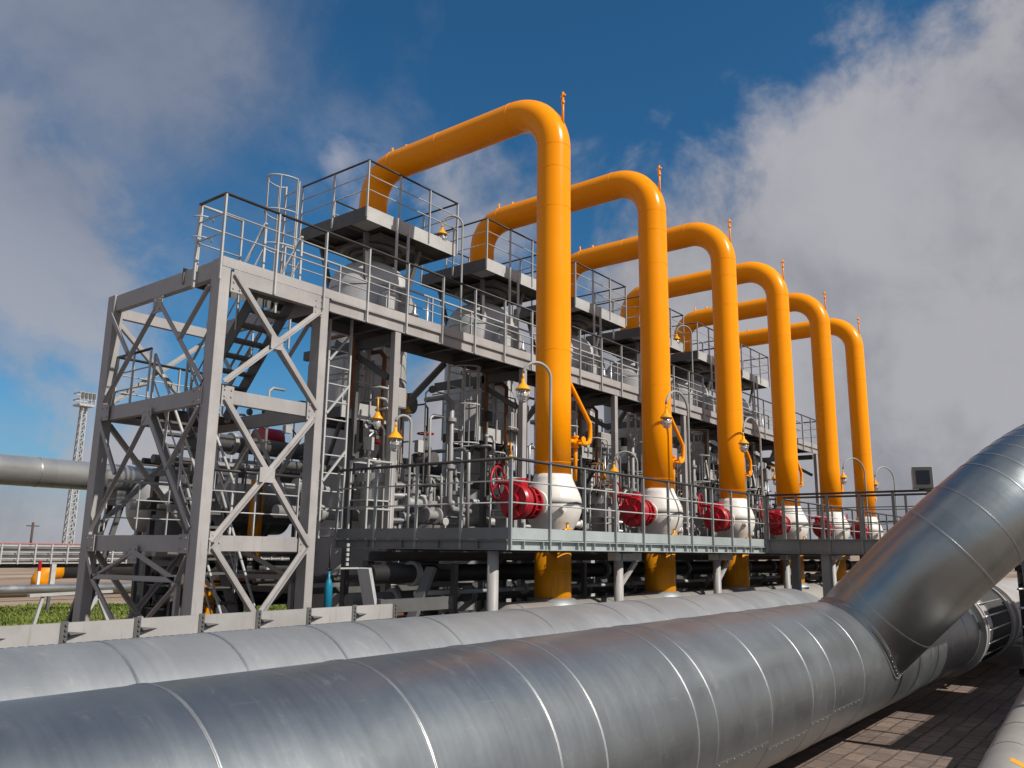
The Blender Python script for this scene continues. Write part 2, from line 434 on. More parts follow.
t = thing('header_pipe', 'dusty collector pipe under the valve platform that all orange stub pipes enter', 'pipe', (18, YF, GR))
hp = [(9.35, YF, -1.35)]
b = MB().lathe((9.3, YF, -1.35), (1, 0, 0), [(-.28, .05), (-.25, .25), (-.14, .48), (0, .61), (.12, .62), (4, .62), (10, .62), (16, .62), (21.5, .62)], 64)
b.build('pipe', M['header'], t)
rings_on([((x, YF, -1.35), (1, 0, 0)) for x in (9.5, 11.9, 13.1, 15.3, 16.6, 18.8, 20, 22.2, 23.4, 25.7, 27)], .62, SEAM, t)
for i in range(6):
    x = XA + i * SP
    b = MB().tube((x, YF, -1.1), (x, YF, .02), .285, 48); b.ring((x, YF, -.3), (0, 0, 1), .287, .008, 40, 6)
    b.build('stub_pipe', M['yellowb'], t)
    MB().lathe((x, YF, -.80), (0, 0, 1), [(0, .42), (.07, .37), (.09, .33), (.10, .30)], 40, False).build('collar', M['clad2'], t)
for i in range(7):
    x = 9.9 + i * 3.0; MB().box(x - .15, x + .15, YF - .6, YF + .6, GR, -1.85).build('concrete_support', M['concrete'], t)

# bottom right small pipe
import math as _m
dv = V((math.cos(math.radians(3.4)), math.sin(math.radians(3.4)), 0)); p0 = V((11.5, 1.56, -2.07))
t = thing('small_pipeline', 'pale insulated pipe with a yellow sticker at the bottom right corner', 'pipeline', (11.5, 1.62, GR))
MB().path([p0 - dv * 12, p0 - dv * 2, p0 + dv * 5, p0 + dv * 18], .27, 48).build('pipe', M['header'], t)
rings_on([(p0 + dv * x, dv) for x in (-5, -3.2, -1.6, -.4, .9, 2.3, 3.6, 5)], .27, SEAM, t)
for x in (-8, -3, 3.5, 9): q = p0 + dv * x; MB().box(q.x - .1, q.x + .1, q.y - .25, q.y + .25, GR, -2.3).build('concrete_support', M['concrete'], t)

b = MB(); n_ = 10
for j in range(n_ + 1):
    for k in range(7):
        a = math.radians(100 + 35 * k / 6); q = p0 + dv * (-2.50 + .16 * j / n_); b.v.append((q.x, q.y + .272 * math.cos(a), q.z + .272 * math.sin(a)))
for j in range(n_):
    for k in range(6): b.face((j * 7 + k, j * 7 + k + 1, j * 7 + k + 8, j * 7 + k + 7))
b.build('sticker', M['cap'], t)

# ------------------------------------------------------------------ orange arches and valves
def arch_pts():
    R = .86; Rb = .62
    p = [V((0, 0, 1.14)), V((0, 0, 2.4)), V((0, 0, 4.2))]
    p += arc((0, R, ZT - R), (0, -1, 0), (0, 0, 1), R, 0, pi / 2, 16)
    L = YB - YF
    p += [V((0, L * .5, ZT))]
    p += arc((0, L - Rb, ZT - Rb), (0, 1, 0), (0, 0, 1), Rb, pi / 2, 0, 4)
    p += [V((0, L, 5.75))]
    return p
OL = ['tallest looking orange pipe arch, nearest the stair tower', 'orange pipe arch just right of the nearest one, second in the row', 'third orange pipe arch in the row, counted from the stair tower',
      'fourth orange pipe arch in the row, counted from the stair tower', 'orange pipe arch last but one at the far end of the row', 'smallest looking orange pipe arch at the far right end of the row']
t = thing('pipe_arch', OL[0], 'pipe', (XA, YF, 1.14), 'orange pipe arches in a row')
b = MB().path([V((XA, YF, 0)) + p for p in arch_pts()], .285, 64, True); b.build('pipe', M['yellow'], t)
b = MB()
for z in (1.35, 3.15, 5.6, 6.3, 6.71): b.ring((XA, YF, z), (0, 0, 1), .2850, .004, 48, 6)
for y in (YF + .86, YB - .62, YF + 2.6): b.ring((XA, y, ZT), (0, 1, 0), .2850, .004, 48, 6)
b.build('weld_seam', M['yellow'], t)
b = MB(); b.tube((XA, YF - .19, 7.0), (XA, YF - .19, 7.72), .02, 10); b.tube((XA, YF - .24, 7.66), (XA, YF - .14, 7.66), .016, 8); b.lathe((XA, YF - .19, 7.5), (0, 0, 1), [(0, .03), (.06, .03)], 10)
b.build('vent_rod', M['yellow'], t)
b = MB(); b.tube((XA, YB - .5, ZT + .2), (XA, YB - .5, ZT + .42), .02, 8); b.tube((XA, YB - .9, ZT + .25), (XA, YB - .9, ZT + .36), .03, 8); b.build('vent_stub', M['yellow'], t)
for i in range(1, 6): place(t, (XA + i * SP, YF, 1.14), OL[i])
# bypass line hung on each arch
def loop_pts(): return [(0, 0, 0)]
t = thing('bypass_pipe', 'thin orange bypass line bent beside the first arch', 'pipe', (XA + .3, YF + .05, 1.0), 'thin orange bypass lines')
x = XA + .25; y = YF
b = MB().path([(x - .1, y, 3.0), (x + .22, y - .0, 2.72), (x + .72, y, 2.22), (x + .82, y, 2.12), (x + .83, y, 2.0), (x + .83, y, 1.9), (x + .80, y, 1.8), (x + .70, y, 1.76), (x + .1, y, 1.76), (x - .08, y, 1.76)], .038, 12)
b.path([(x + .38, y, 1.76), (x + .38, y, 1.5), (x + .40, y + .02, 1.12)], .034, 10); b.build('pipe', M['yellow'], t)
b = MB(); b.tube((x + .1, y, 1.76), (x + .4, y, 1.76), .039, 10); b.lathe((x + .38, y, 1.66), (0, 0, 1), [(0, .06), (.03, .06), (.03, .045), (.17, .045), (.17, .06), (.2, .06)], 12, True, True)
b.tube((x + .38, y, 1.76), (x + .38, y - .15, 1.78), .02, 8); b.lathe((x + .38, y - .15, 1.78), (0, -1, 0), [(0, .06), (.02, .06)], 12)
b.lathe((x + .12, y, 1.76), (1, 0, 0), [(0, .07), (.05, .07)], 14); b.build('valve', M['yellow'], t)
for i in range(1, 6): place(t, (XA + .3 + i * SP, YF + .05, 1.0), 'thin orange bypass line bent beside the %s arch' % N6[i])

VL = 'white ball valve with red gearbox under the %s orange arch'
t = thing('ball_valve', VL % N6[0], 'valve', (XA, YF, .02), 'white ball valves with red gearboxes')
b = MB().lathe((XA, YF, 0), (0, 0, 1), [(.02, .28), (.20, .28), (.27, .29), (.34, .325), (.42, .375), (.50, .413), (.60, .445), (.68, .453), (.705, .453), (.71, .446), (.73, .446), (.735, .452), (.80, .440), (.88, .415), (.96, .378), (1.03, .342), (1.10, .312), (1.17, .292)], 56)
b.build('valve_body', M['white'], t)
b = MB()
for z in (.715,): b.ring((XA, YF, z), (0, 0, 1), .452, .012, 56, 6)
b.build('seam_ring', M['greydk'], t)
b = MB()
for a in (-.35, .9, 2.4, 4.1): 
    dd = V((math.cos(a), math.sin(a), 0)); b.lathe(V((XA, YF, .62)) + dd * .42, dd, [(0, .055), (.05, .055), (.05, .03), (.08, .03)], 14, True, True)
dd = V((.93, -.36, 0)).normalized(); b.lathe(V((XA, YF, .42)) + dd * .36, dd, [(0, .055), (.14, .055), (.14, .07), (.17, .07)], 14, True, True)
b.build('body_boss', M['white'], t)
b = MB(); dd = V((-.45, -.9, 0)).normalized(); q = V((XA, YF, .3)) + dd * .36
b.tube(q, q + dd * .16, .03, 8); b.tube(q + dd * .1 - V((0, 0, .12)), q + dd * .1 + V((0, 0, .12)), .022, 8); b.tube(q + dd * .1 + V((.1, 0, .02)), q + dd * .1 - V((.1, 0, .0)), .025, 8); b.build('drain_cock', M['cap'], t)
b = MB().lathe((XA - .38, YF, .70), (-1, 0, 0), [(0, .20), (.06, .20), (.06, .15), (.25, .15)], 32, True, True); b.build('stem_neck', M['white'], t)
g = MB().lathe((XA - .60, YF - .02, .70), (-1, 0, 0), [(0, .24), (.05, .24), (.05, .19), (.16, .19), (.16, .25), (.2, .25), (.2, .22), (.26, .25), (.40, .27), (.44, .25), (.44, .12), (.50, .12)], 36, True, True)
for k in range(12):
    a = 2 * pi * k / 12; g.tube((XA - .58, YF - .02 + .215 * math.cos(a), .7 + .215 * math.sin(a)), (XA - .80, YF - .02 + .215 * math.cos(a), .7 + .215 * math.sin(a)), .016, 6)
g.lathe((XA - .92, YF - .16, .95), (0, 1, 0), [(0, .075), (.04, .09), (.3, .09), (.34, .06)], 18, True)
for k in range(6):
    a = 2 * pi * k / 6; g.bar((XA - 1.065, YF - .02 + .08 * math.cos(a), .7 + .08 * math.sin(a)), (XA - 1.05, YF - .02 + .25 * math.cos(a), .7 + .25 * math.sin(a)), .03)
g.lathe((XA - .82, YF - .02, .90), (0, 0, 1), [(0, .09), (.12, .09), (.12, .10), (.15, .10)], 18, True, True)
gb = g.build('gearbox', M['red'], t)
g = MB(); hw = V((XA - 1.0, YF + .30, .98)); g.ring(hw, (-.25, 1, 0), .25, .017, 32, 8)
for k in range(4):
    a = 2 * pi * k / 4 + .5; u, v = basis(V((-.25, 1, 0))); g.bar(hw, hw + (u * math.cos(a) + v * math.sin(a)) * .25, .018)
g.tube(hw, hw - V((0, .3, 0)), .025, 8); g.build('handwheel', M['red'], t)
for i in range(1, 6): place(t, (XA + i * SP, YF, .02), VL % N6[i])

# ------------------------------------------------------------------ railing helper
def railing(par, pts, z, h=.9, step=.8, post=.04, mids=(.33, .62), mats=('rail', 'rail', 'top'), drop=.25, top_r=.022, ends=True, flat=True, skip=()):
    """posts stand outside the fascia and reach down over it; the top rail is dark"""
    pts = [V((p[0], p[1], z)) for p in pts]
    mid = MB(); top = MB(); n = 0
    top.path([p + V((0, 0, h)) for p in pts], top_r, 8)
    for m in mids: 
        for a, b_ in zip(pts, pts[1:]): mid.tube(a + V((0, 0, h * m)), b_ + V((0, 0, h * m)), .011, 6)
    for si, (a, b_) in enumerate(zip(pts, pts[1:])):
        L = (b_ - a).length; k = max(1, round(L / step))
        for j in range(k + 1):
            if j == k and si < len(pts) - 2: continue
            if (j == 0 and si == 0 and not ends): continue
            if (si, j) in skip: continue
            p = a.lerp(b_, j / k)
            q = MB(); q.bar(p - V((0, 0, drop)), p + V((0, 0, h - .01)), post, post * (.55 if flat else 1))
            q.build('rail_post', M[mats[0]], par)
    mid.build('mid_rail', M[mats[1]], par); top.build('handrail', M[mats[2]], par)

# ------------------------------------------------------------------ valve platform
PX0, PX1, PYF, PYB = 8.33, 31.5, 6.60, 9.5
t = thing('valve_platform', 'long low steel platform with railing that carries the white valves', 'platform', (20, 8, GR), None)
b = MB()
b.box(PX0 + .02, PX1, PYF + .05, YF - .48, .10, .135)
b.box(PX0 + .02, PX1, YF + .48, PYB, .10, .135)
for i in range(-1, 6):
    xa = XA + i * SP + .48; xb = XA + (i + 1) * SP - .48
    b.box(max(xa, PX0 + .02), min(xb, PX1), YF - .479, YF + .479, .10, .135)
b.build('deck', M['deck'], t)
b = MB(); b.box(PX0, PX1, PYF - .006, PYF, .137, .285); b.build('toe_board', M['plat'], t)
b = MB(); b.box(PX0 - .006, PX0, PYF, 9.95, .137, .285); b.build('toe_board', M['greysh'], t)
b = MB()
b.box(PX0 + .004, PX1, PYF + .035, PYF + .047, .0, .13); b.box(PX0 + .004, PX1, PYF - .022, PYF + .034, .115, .128); b.box(PX0 + .004, PX1, PYF - .022, PYF + .034, .0, .012)
x = PX0 + .3
while x < PX1: b.box(x, x + .012, PYF - .018, PYF + .034, .0125, .1145); x += .42
b.build('front_beam', M['plat'], t)
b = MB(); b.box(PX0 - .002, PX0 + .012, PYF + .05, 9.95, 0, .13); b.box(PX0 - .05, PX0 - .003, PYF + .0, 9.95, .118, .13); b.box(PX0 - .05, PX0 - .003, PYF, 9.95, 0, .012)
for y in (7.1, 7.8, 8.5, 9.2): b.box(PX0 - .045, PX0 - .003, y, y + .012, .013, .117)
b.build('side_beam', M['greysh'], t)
x = PX0 + .9
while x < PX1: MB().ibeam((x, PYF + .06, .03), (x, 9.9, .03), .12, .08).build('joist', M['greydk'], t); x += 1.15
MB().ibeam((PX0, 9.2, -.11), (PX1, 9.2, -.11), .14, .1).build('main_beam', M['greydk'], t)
for k, x in enumerate((8.42, 11.55, 15.2, 18.9, 22.2, 25.6, 28.9, 31.2)):
    b = MB().tube((x, PYF + .33, GR), (x, PYF + .33, -.012), .075, 24); b.lathe((x, PYF + .33, GR), (0, 0, 1), [(0, .16), (.02, .16)], 16, True, True)
    if k: 
        b.bar((x + .09, PYF + .33, -.50), (x + .55, PYF + .33, -.16), .05, .07)
        b.box(x - .2, x + .62, PYF + .26, PYF + .4, -.14, -.014)
    b.build('support_post', M['grey'], t)
    if k < 7: MB().bar((x, 9.3, GR), (x, 9.3, -.17), .12).build('support_post', M['greydk'], t)
railing(t, [(PX0, 9.95), (PX0, PYF - .02), (16.88, PYF - .02)], .283, .885, .86, .045, (.36, .68), ('rail', 'lrail', 'top'), .27)
railing(t, [(17.9, PYF - .02), (PX1, PYF - .02), (PX1, PYB)], .283, .885, .86, .045, (.36, .68), ('rail', 'lrail', 'top'), .27)

# crossover walkway towards the viewer
CX0, CX1, CY0 = 16.9, 17.85, 1.6
t = thing('crossover_walkway', 'dark grey crossover footbridge branching off the valve platform towards the leaning pipe', 'walkway', (17.4, 4, GR))
MB().box(CX0 + .02, CX1 - .02, CY0, PYF - .03, .1, .135).build('deck', M['deck'], t)
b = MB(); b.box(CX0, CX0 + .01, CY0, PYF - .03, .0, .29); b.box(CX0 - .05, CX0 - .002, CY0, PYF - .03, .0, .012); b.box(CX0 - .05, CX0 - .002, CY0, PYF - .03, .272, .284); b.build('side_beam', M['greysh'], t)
b = MB(); b.box(CX1 - .01, CX1, CY0, PYF - .03, .0, .29); b.build('side_beam', M['plat'], t)
for (x, y) in ((CX0 + .1, 5.42), (CX1 - .12, 6.3), (CX0 + .1, 2.0), (CX1 - .12, 2.0)):
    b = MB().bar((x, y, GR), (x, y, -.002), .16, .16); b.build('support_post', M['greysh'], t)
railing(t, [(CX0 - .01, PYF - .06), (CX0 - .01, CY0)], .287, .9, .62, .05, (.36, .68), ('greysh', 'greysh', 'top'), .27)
railing(t, [(CX1 + .01, PYF - .06), (CX1 + .01, CY0)], .287, .9, .8, .045, (.36, .68), ('rail', 'rail', 'top'), .27)

# ------------------------------------------------------------------ stair tower
TX0, TX1, TY0, TY1 = 5.92, 7.60, 9.60, 12.50
WZ = 3.84
t = thing('stair_tower', 'grey braced steel stair tower at the left end of the plant', 'tower', (6.7, 11, GR))
for (x, y, w) in ((TX0 - .02, TY0, .155), (TX1, TY0, .14), (TX0 - .02, TY1, .155), (TX1, TY1, .14)):
    b = MB(); b.box(x - w / 2, x + w / 2, y, y + .22, GR, WZ - .01)
    b.build('column', M['grey'], t, .008)
def beam(a, b_, h, w=.1):
    MB().ibeam(a, b_, h, w, .02).build('beam', M['grey'], t)
def pbeam(x0, x1, y0, y1, z0, z1): MB().box(x0, x1, y0, y1, z0, z1).build('beam', M['grey'], t, .004)
for (z0, z1) in ((1.86, 2.05), (-.06, .14)):
    pbeam(TX0 + .10, TX1 - .08, TY0 + .03, TY0 + .12, z0, z1)
    pbeam(TX0 + .10, TX1 - .08, TY1 + .1, TY1 + .19, z0, z1)
for (z0, z1) in ((3.52, 3.76), (1.84, 2.05), (-.08, .14)):
    pbeam(TX0 - .07, TX0 + .03, TY0 + .2, TY1 + .0, z0 + (.05 if z1 > 3 else 0), z1 + (.06 if z1 > 3 else 0))
    pbeam(TX1 - .03, TX1 + .05, TY0 + .2, TY1 + .0, z0, z1)
pbeam(TX0 + .10, TX1 - .08, TY1 + .1, TY1 + .19, 3.5, 3.66)
def brace(a, b_, w=.07): MB().angle(a, b_, w, .014).build('brace', M['grey'], t)
yf = TY0 - .01
xl, xr = TX0 + .1, TX1 - .08
brace((xl, yf, 3.62), (xr, yf, 1.98)); brace((xr, yf - .02, 3.45), (xl, yf - .02, 2.12))
brace((xl, yf, 1.9), (xr, yf, .02)); brace((xr, yf - .02, 1.84), (xl, yf - .02, .05))
brace((xl, yf, -.02), (xr, yf, -1.9)); brace((xr, yf - .02, .0), (xl, yf - .02, -1.9))
MB().box(6.63, 6.87, yf - .04, yf - .03, .86, 1.06).build('gusset', M['grey'], t)
MB().box(6.66, 6.86, yf - .04, yf - .03, 2.72, 2.9).build('gusset', M['grey'], t)
xs = TX0 - .085; ym = (TY0 + TY1) / 2 + .1
for X in (xs, TX1 + .0):
    for (zt, zb) in ((3.46, 2.12), (1.80, .2)):
        brace((X, ym, zt), (X, TY1 + .0, zb)); brace((X, ym, zt), (X, TY0 + .22, zb))
        brace((X - .02, TY1 + .02, zt + .02), (X - .02, TY1 - .62, (zt + zb) / 2)); brace((X - .02, TY0 + .22, zt), (X - .02, TY0 + .88, (zt + zb) / 2))
    brace((X, ym, -.1), (X, TY1 - .25, -.47)); brace((X, ym, -.1), (X, TY0 + .42, -.45))
    brace((X, TY1, -.12), (X, TY1 - .25, -.47)); brace((X, TY0 + .22, -.12), (X, TY0 + .42, -.45))
    brace((X, TY1 - .25, -.47), (X, TY0 + .42, -.45)); 
    brace((X, TY1 - .25, -.49), (X, TY0 + .35, -2.2)); brace((X, TY0 + .42, -.49), (X, TY1 - .1, -2.2))
    brace((X, TY0 + .42, -.5), (X, TY0 + .42, GR + .02), .06)
for (zt, zb) in ((3.4, 2.1), (1.8, .2), (-.1, -2.0)):
    brace((xl, TY1 + .2, zt), (xr, TY1 + .2, zb)); brace((xr, TY1 + .22, zt), (xl, TY1 + .22, zb))
for (x, z) in ((TX0 + .16, 1.95), (TX1 - .13, 1.95), (TX0 + .16, .05), (TX1 - .13, .05), (TX0 + .16, 3.52), (TX1 - .13, 3.52)):
    b = MB(); b.box(x - .09, x + .09, TY0 - .002, TY0 + .010, z - .14, z + .14)
    for dx in (-.05, .05):
        for dz in (-.09, 0, .09): b.lathe((x + dx, TY0 - .002, z + dz), (0, -1, 0), [(0, .012), (.014, .012)], 6)
    b.build('gusset', M['grey'], t)
for (y, z) in ((TY0 + .3, 1.95), (TY1 - .1, 1.95), (TY0 + .3, .03), (TY1 - .1, .03), (ym, 3.42), (ym, 1.78), (ym, -.12)):
    b = MB(); b.box(TX0 - .113, TX0 - .101, y - .12, y + .12, z - .12, z + .12)
    for dy in (-.07, .07):
        for dz in (-.07, .07): b.lathe((TX0 - .113, y + dy, z + dz), (-1, 0, 0), [(0, .012), (.014, .012)], 6)
    b.build('gusset', M['grey'], t)
# landings
for z in (1.95, .04):
    MB().box(TX0 + .05, TX1 - .05, 11.45, TY1 + .05, z, z + .04).build('landing', M['deck'], t)
MB().box(TX0 + .05, TX1 - .05, TY0 + .13, 10.15, .04, .08).build('landing', M['deck'], t)
# stair flights
def flight(x0, x1, ya, za, yb, zb, n):
    s = thing  # keeps names short below
    b = MB()
    for x in (x0, x1): b.bar((x, ya, za - .05), (x, yb, zb - .05), .03, .2)
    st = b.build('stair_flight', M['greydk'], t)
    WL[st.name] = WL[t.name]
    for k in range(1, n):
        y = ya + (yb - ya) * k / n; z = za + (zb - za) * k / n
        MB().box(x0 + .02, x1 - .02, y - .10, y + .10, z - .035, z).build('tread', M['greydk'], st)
    b = MB()
    for x in (x0 - .01, x1 + .01):
        for hh, r in ((.8, .02), (.42, .012)): b.tube((x, ya, za + hh), (x, yb, zb + hh), r, 8)
        for k in (0, .33, .66, 1): y = ya + (yb - ya) * k; z = za + (zb - za) * k; b.bar((x, y, z - .1), (x, y, z + .8), .03)
    b.build('stair_rail', M['lrail'], st)
flight(6.60, 7.22, 11.40, 2.0, 9.78, 3.80, 9)
flight(6.05, 6.55, 10.05, .08, 11.5, 1.98, 10)
flight(6.75, 7.3, 11.5, .04, 9.9, -2.45, 12)
railing(t, [(TX0 + .05, 11.5), (TX0 + .05, TY1 - .02), (TX1 - .1, TY1 - .02)], 2.0, .85, .5, .035, (.36, .68), ('lrail', 'lrail', 'top'), .05)
railing(t, [(TX0 + .15, TY0 + .24), (TX1 - .1, TY0 + .24)], .14, .86, .8, .03, (.36, .68), ('lrail', 'lrail', 'top'), .1)
railing(t, [(TX0 + .1, TY1 - .02), (TX1 - .1, TY1 - .02)], .1, .86, .5, .03, (.36, .68), ('lrail', 'lrail', 'lrail'), .1)

# ------------------------------------------------------------------ upper walkway
WX0, WX1, WY0, WY1 = 5.82, 30.1, 9.60, 10.55
t = thing('upper_walkway', 'long high walkway with light railings running from the stair tower behind the arches', 'walkway', (18, 10, GR))
b = MB(); b.box(7.7, WX1, WY0 + .02, WY1, 3.70, 3.735); b.box(WX0 + .12, 6.5, WY0 + .25, WY1, 3.70, 3.735); b.box(6.5, 7.7, WY0 + .25, WY0 + .36, 3.70, 3.735); b.box(7.3, 7.7, WY0 + .36, WY1, 3.70, 3.735)
b.build('deck', M['deck'], t)
b = MB(); b.box(WX0 + .02, WX1, WY0 - .006, WY0, 3.705, WZ); b.build('toe_board', M['grey'], t)
b = MB(); b.box(WX0 + .205, 7.51, WY0 - .004, WY0 + .1, 3.5, 3.70); b.box(7.70, WX1, WY0 + .03, WY0 + .04, 3.5, 3.70); b.box(7.70, WX1, WY0 - .012, WY0 + .029, 3.685, 3.70); b.box(7.70, WX1, WY0 - .012, WY0 + .029, 3.5, 3.514); b.build('front_beam', M['grey'], t)
b = MB(); b.box(7.7, WX1, WY1 - .01, WY1, 3.5, 3.86); b.box(WX0, 7.6, WY1, WY1 + .01, 3.62, 3.86); b.build('rear_beam', M['greydk'], t)
x = 8.1
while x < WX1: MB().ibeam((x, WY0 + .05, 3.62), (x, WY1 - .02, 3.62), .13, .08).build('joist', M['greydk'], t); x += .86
for k in range(7):
    x = 9.12 + 3.44 * k
    b = MB().box(x - .062, x + .062, WY0 + .0, WY0 + .11, GR, 3.498); b.build('support_post', M['grey'], t, .005)
    b = MB().box(x - .05, x + .05, WY1 + .02, WY1 + .12, GR, 3.7); b.build('support_post', M['greydk'], t)
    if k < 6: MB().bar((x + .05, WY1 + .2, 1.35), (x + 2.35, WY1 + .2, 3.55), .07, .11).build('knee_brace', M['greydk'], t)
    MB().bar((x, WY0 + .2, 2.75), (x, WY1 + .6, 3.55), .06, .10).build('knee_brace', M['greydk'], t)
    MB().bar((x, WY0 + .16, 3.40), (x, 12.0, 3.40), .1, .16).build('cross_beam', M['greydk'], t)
railing(t, [(WX0 - .02, WY0 + .62), (WX0 - .02, WY0 - .02), (WX1, WY0 - .02), (WX1, WY1)], WZ, .88, .86, .045, (.36, .68), ('lrail', 'lrail', 'top'), .34)
railing(t, [(WX0 + .02, WY0 + .64), (6.5, WY0 + .64)], WZ, .88, .6, .04, (.36, .68), ('lrail', 'lrail', 'lrail'), .1)
railing(t, [(7.5, WY1 + .02), (WX1, WY1 + .02)], WZ, .86, 1.15, .04, (.36, .68), ('lrail', 'lrail', 'lrail'), .1)
for q_ in (.3, .6): MB().ring((WX0 - .06, WY0 + .45, WZ + q_), (0, 0, 1), .14, .010, 14, 6, pi / 2 + .2, 3 * pi / 2).build('cable_hoop', M['lrail'], t)

# ------------------------------------------------------------------ vessels, their top platforms, ladders
VX = [XA + i * SP for i in range(6)]
t = thing('separator_vessel', 'tall grey separator vessel under the back end of the first arch', 'vessel', (XA, YB, GR), 'tall grey separator vessels')
b = MB().lathe((XA, YB, 0), (0, 0, 1), [(-1.6, .80), (5.0, .80)], 64, False); b.build('shell', M['shell'], t)
b = MB().lathe((XA, YB, 0), (0, 0, 1), [(5.0, .80), (5.12, .785), (5.25, .74), (5.38, .65), (5.48, .52), (5.56, .34), (5.58, .30)], 64, False); b.build('dome_head', M['shell'], t)
b = MB().lathe((XA, YB, 0), (0, 0, 1), [(GR, .9), (GR + .05, .9), (GR + .05, .78), (-1.6, .78)], 48, True, True); b.build('skirt', M['greydk'], t)
b = MB().lathe((XA, YB, 0), (0, 0, 1), [(5.5, .29), (5.7, .29), (5.7, .42), (5.78, .42), (5.78, .44), (5.86, .44), (5.86, .3), (5.9, .3)], 32, True, True); b.build('nozzle', M['greydk'], t)
for z in (4.95, 3.2, 1.6, .2): MB().ring((XA, YB, z), (0, 0, 1), .803, .012, 60, 6).build('seam_band', M['vessel'], t)
b = MB().lathe((XA - .15, YB - .72, 4.55), (-.2, -1, 0), [(0, .26), (.22, .26), (.22, .33), (.30, .33), (.30, .34), (.36, .34)], 32, True, True); b.ring((XA - .2, YB - 1.12, 4.62), (1, 0, 0), .09, .014, 12, 6, 0, pi); b.build('manhole', M['vessel'], t)
b = MB().lathe((XA - .35, YB - .62, 1.1), (-.5, -.85, 0), [(0, .16), (.3, .16), (.3, .24), (.37, .24)], 24, True, True); b.build('nozzle', M['greydk'], t)
b = MB().lathe((XA + .2, YB - .7, 2.7), (.2, -1, 0), [(0, .12), (.3, .12), (.3, .2), (.36, .2)], 20, True, True); b.build('nozzle', M['greydk'], t)
b = MB()
for k in range(3):
    z = 3.0 - k * .0
for (z0, z1) in ((2.9, 3.5), (.6, 1.5)): b.box(XA - .5, XA - .12, YB - .86, YB - .82, z0, z1) if False else None
b.box(XA - .28, XA + .02, YB - .84, YB - .80, 3.55, 3.9); b.build('name_plate', M['lrail'], t)
vproto = t
for i in range(1, 6): place(t, (VX[i], YB, GR), 'tall grey separator vessel under the back end of the %s arch' % N6[i])

t = thing('top_platform', 'railed steel platform around the back riser of the first arch', 'platform', (XA, 12, 5.95), 'railed platforms on the vessel tops')
x0, x1, y0, y1 = XA - 1.07, XA + 1.36, 11.0, 12.95
b = MB(); b.box(x0 + .5, x1 - .01, y0 + .02, y1 - .02, 6.02, 6.05); b.box(x0 + .01, x0 + .5, y0 + .55, y1 - .02, 6.02, 6.05); b.build('deck', M['deck'], t)
MB().box(x0 + .01, x0 + .5, y0 + .02, y0 + .55, 6.01, 6.04).build('floor_plate', M['lrail'], t)
b = MB(); b.box(x0, x1, y0 - .01, y0, 5.95, 6.22); b.build('toe_board', M['lrail'], t)
b = MB(); b.box(x0 - .01, x0, y0, y1, 5.95, 6.22); b.box(x0, x1, y1, y1 + .01, 5.97, 6.2); b.box(x1, x1 + .01, y0, y1, 5.97, 6.22); b.build('side_beam', M['greydk'], t)
b = MB()
for y in (y0 + .57, y0 + 1.2, y1 - .3): b.box(x0 + .02, x1 - .02, y, y + .05, 5.975, 6.018)
b.box(XA - .45, XA + .5, YB - .75, YB + .6, 5.86, 5.97)
b.lathe((XA, YB, 5.78), (0, 0, 1), [(0, .55), (.06, .62)], 28)
for a in (2.4, 3.9, 5.4, .8): b.bar((XA + .75 * math.cos(a), YB + .75 * math.sin(a), 5.0), (XA + 1.0 * math.cos(a), YB + .95 * math.sin(a), 5.9), .06, .09)
b.build('joist', M['greydk'], t)
railing(t, [(x0 - .02, y1), (x0 - .02, y0 - .02), (x1 + .02, y0 - .02), (x1 + .02, y1), (x0 + .8, y1)], 6.22, .90, .82, .042, (.36, .68), ('lrail', 'lrail', 'top'), .22, .02)
for i in range(1, 6): place(t, (VX[i], 12, 5.95), 'railed steel platform around the back riser of the %s arch' % N6[i])

def ladder(par, x, y, z0, z1, w=.36, ax=0, mat='lrail', cage=None):
    b = MB(); d = V((1, 0, 0)) if ax == 0 else V((0, 1, 0)); c = V((x, y, 0))
    for s in (-1, 1): b.bar(c + d * s * w / 2 + V((0, 0, z0)), c + d * s * w / 2 + V((0, 0, z1)), .045, .03)
    b.build('side_rail', M[mat], par)
    b = MB(); z = z0 + .15
    while z < z1: b.tube(c - d * w / 2 + V((0, 0, z)), c + d * w / 2 + V((0, 0, z)), .013, 6); z += .28
    b.build('rung', M[mat], par)
    if cage:
        za, zb, nx, ny = cage; b = MB(); o = V((nx, ny, 0))
        k = max(1, round((zb - za) / .62))
        for j in range(k + 1):
            z = za + (zb - za) * j / k
            pts = [c + V((0, 0, z)) + d * (.30 * math.cos(a)) + o * (.10 + .46 * math.sin(a)) for a in [pi * q / 14 for q in range(15)]]
            pts = [c + V((0, 0, z)) + d * w / 2] + pts + [c + V((0, 0, z)) - d * w / 2]
            b.path(pts, .016, 6)
        for q in (0, 3.5, 7, 10.5, 14):
            a = pi * q / 14; p = c + d * (.30 * math.cos(a)) + o * (.10 + .46 * math.sin(a))
            b.bar(p + V((0, 0, za)), p + V((0, 0, zb)), .03, .012)
        b.build('safety_cage', M[mat], par)

t = thing('caged_ladder', 'caged ladder climbing to the left edge of the first vessel-top platform', 'ladder', (9.3, 12.6, WZ))
ladder(t, 9.30, 13.0, 3.7, 7.12, .42, 1, 'lrail', (5.0, 7.1, -1, 0))
t = thing('access_ladder', 'light steel ladder below the platform at the first arch', 'ladder', (XA - .3, 10.8, WZ), 'short ladders up to the vessel-top platforms')
ladder(t, XA - .28, 10.85, 3.8, 6.15, .3, 0, 'lrail')
for i in range(1, 6): place(t, (XA - .3 + i * SP, 10.8, WZ), 'light steel ladder below the platform at the %s arch' % N6[i])
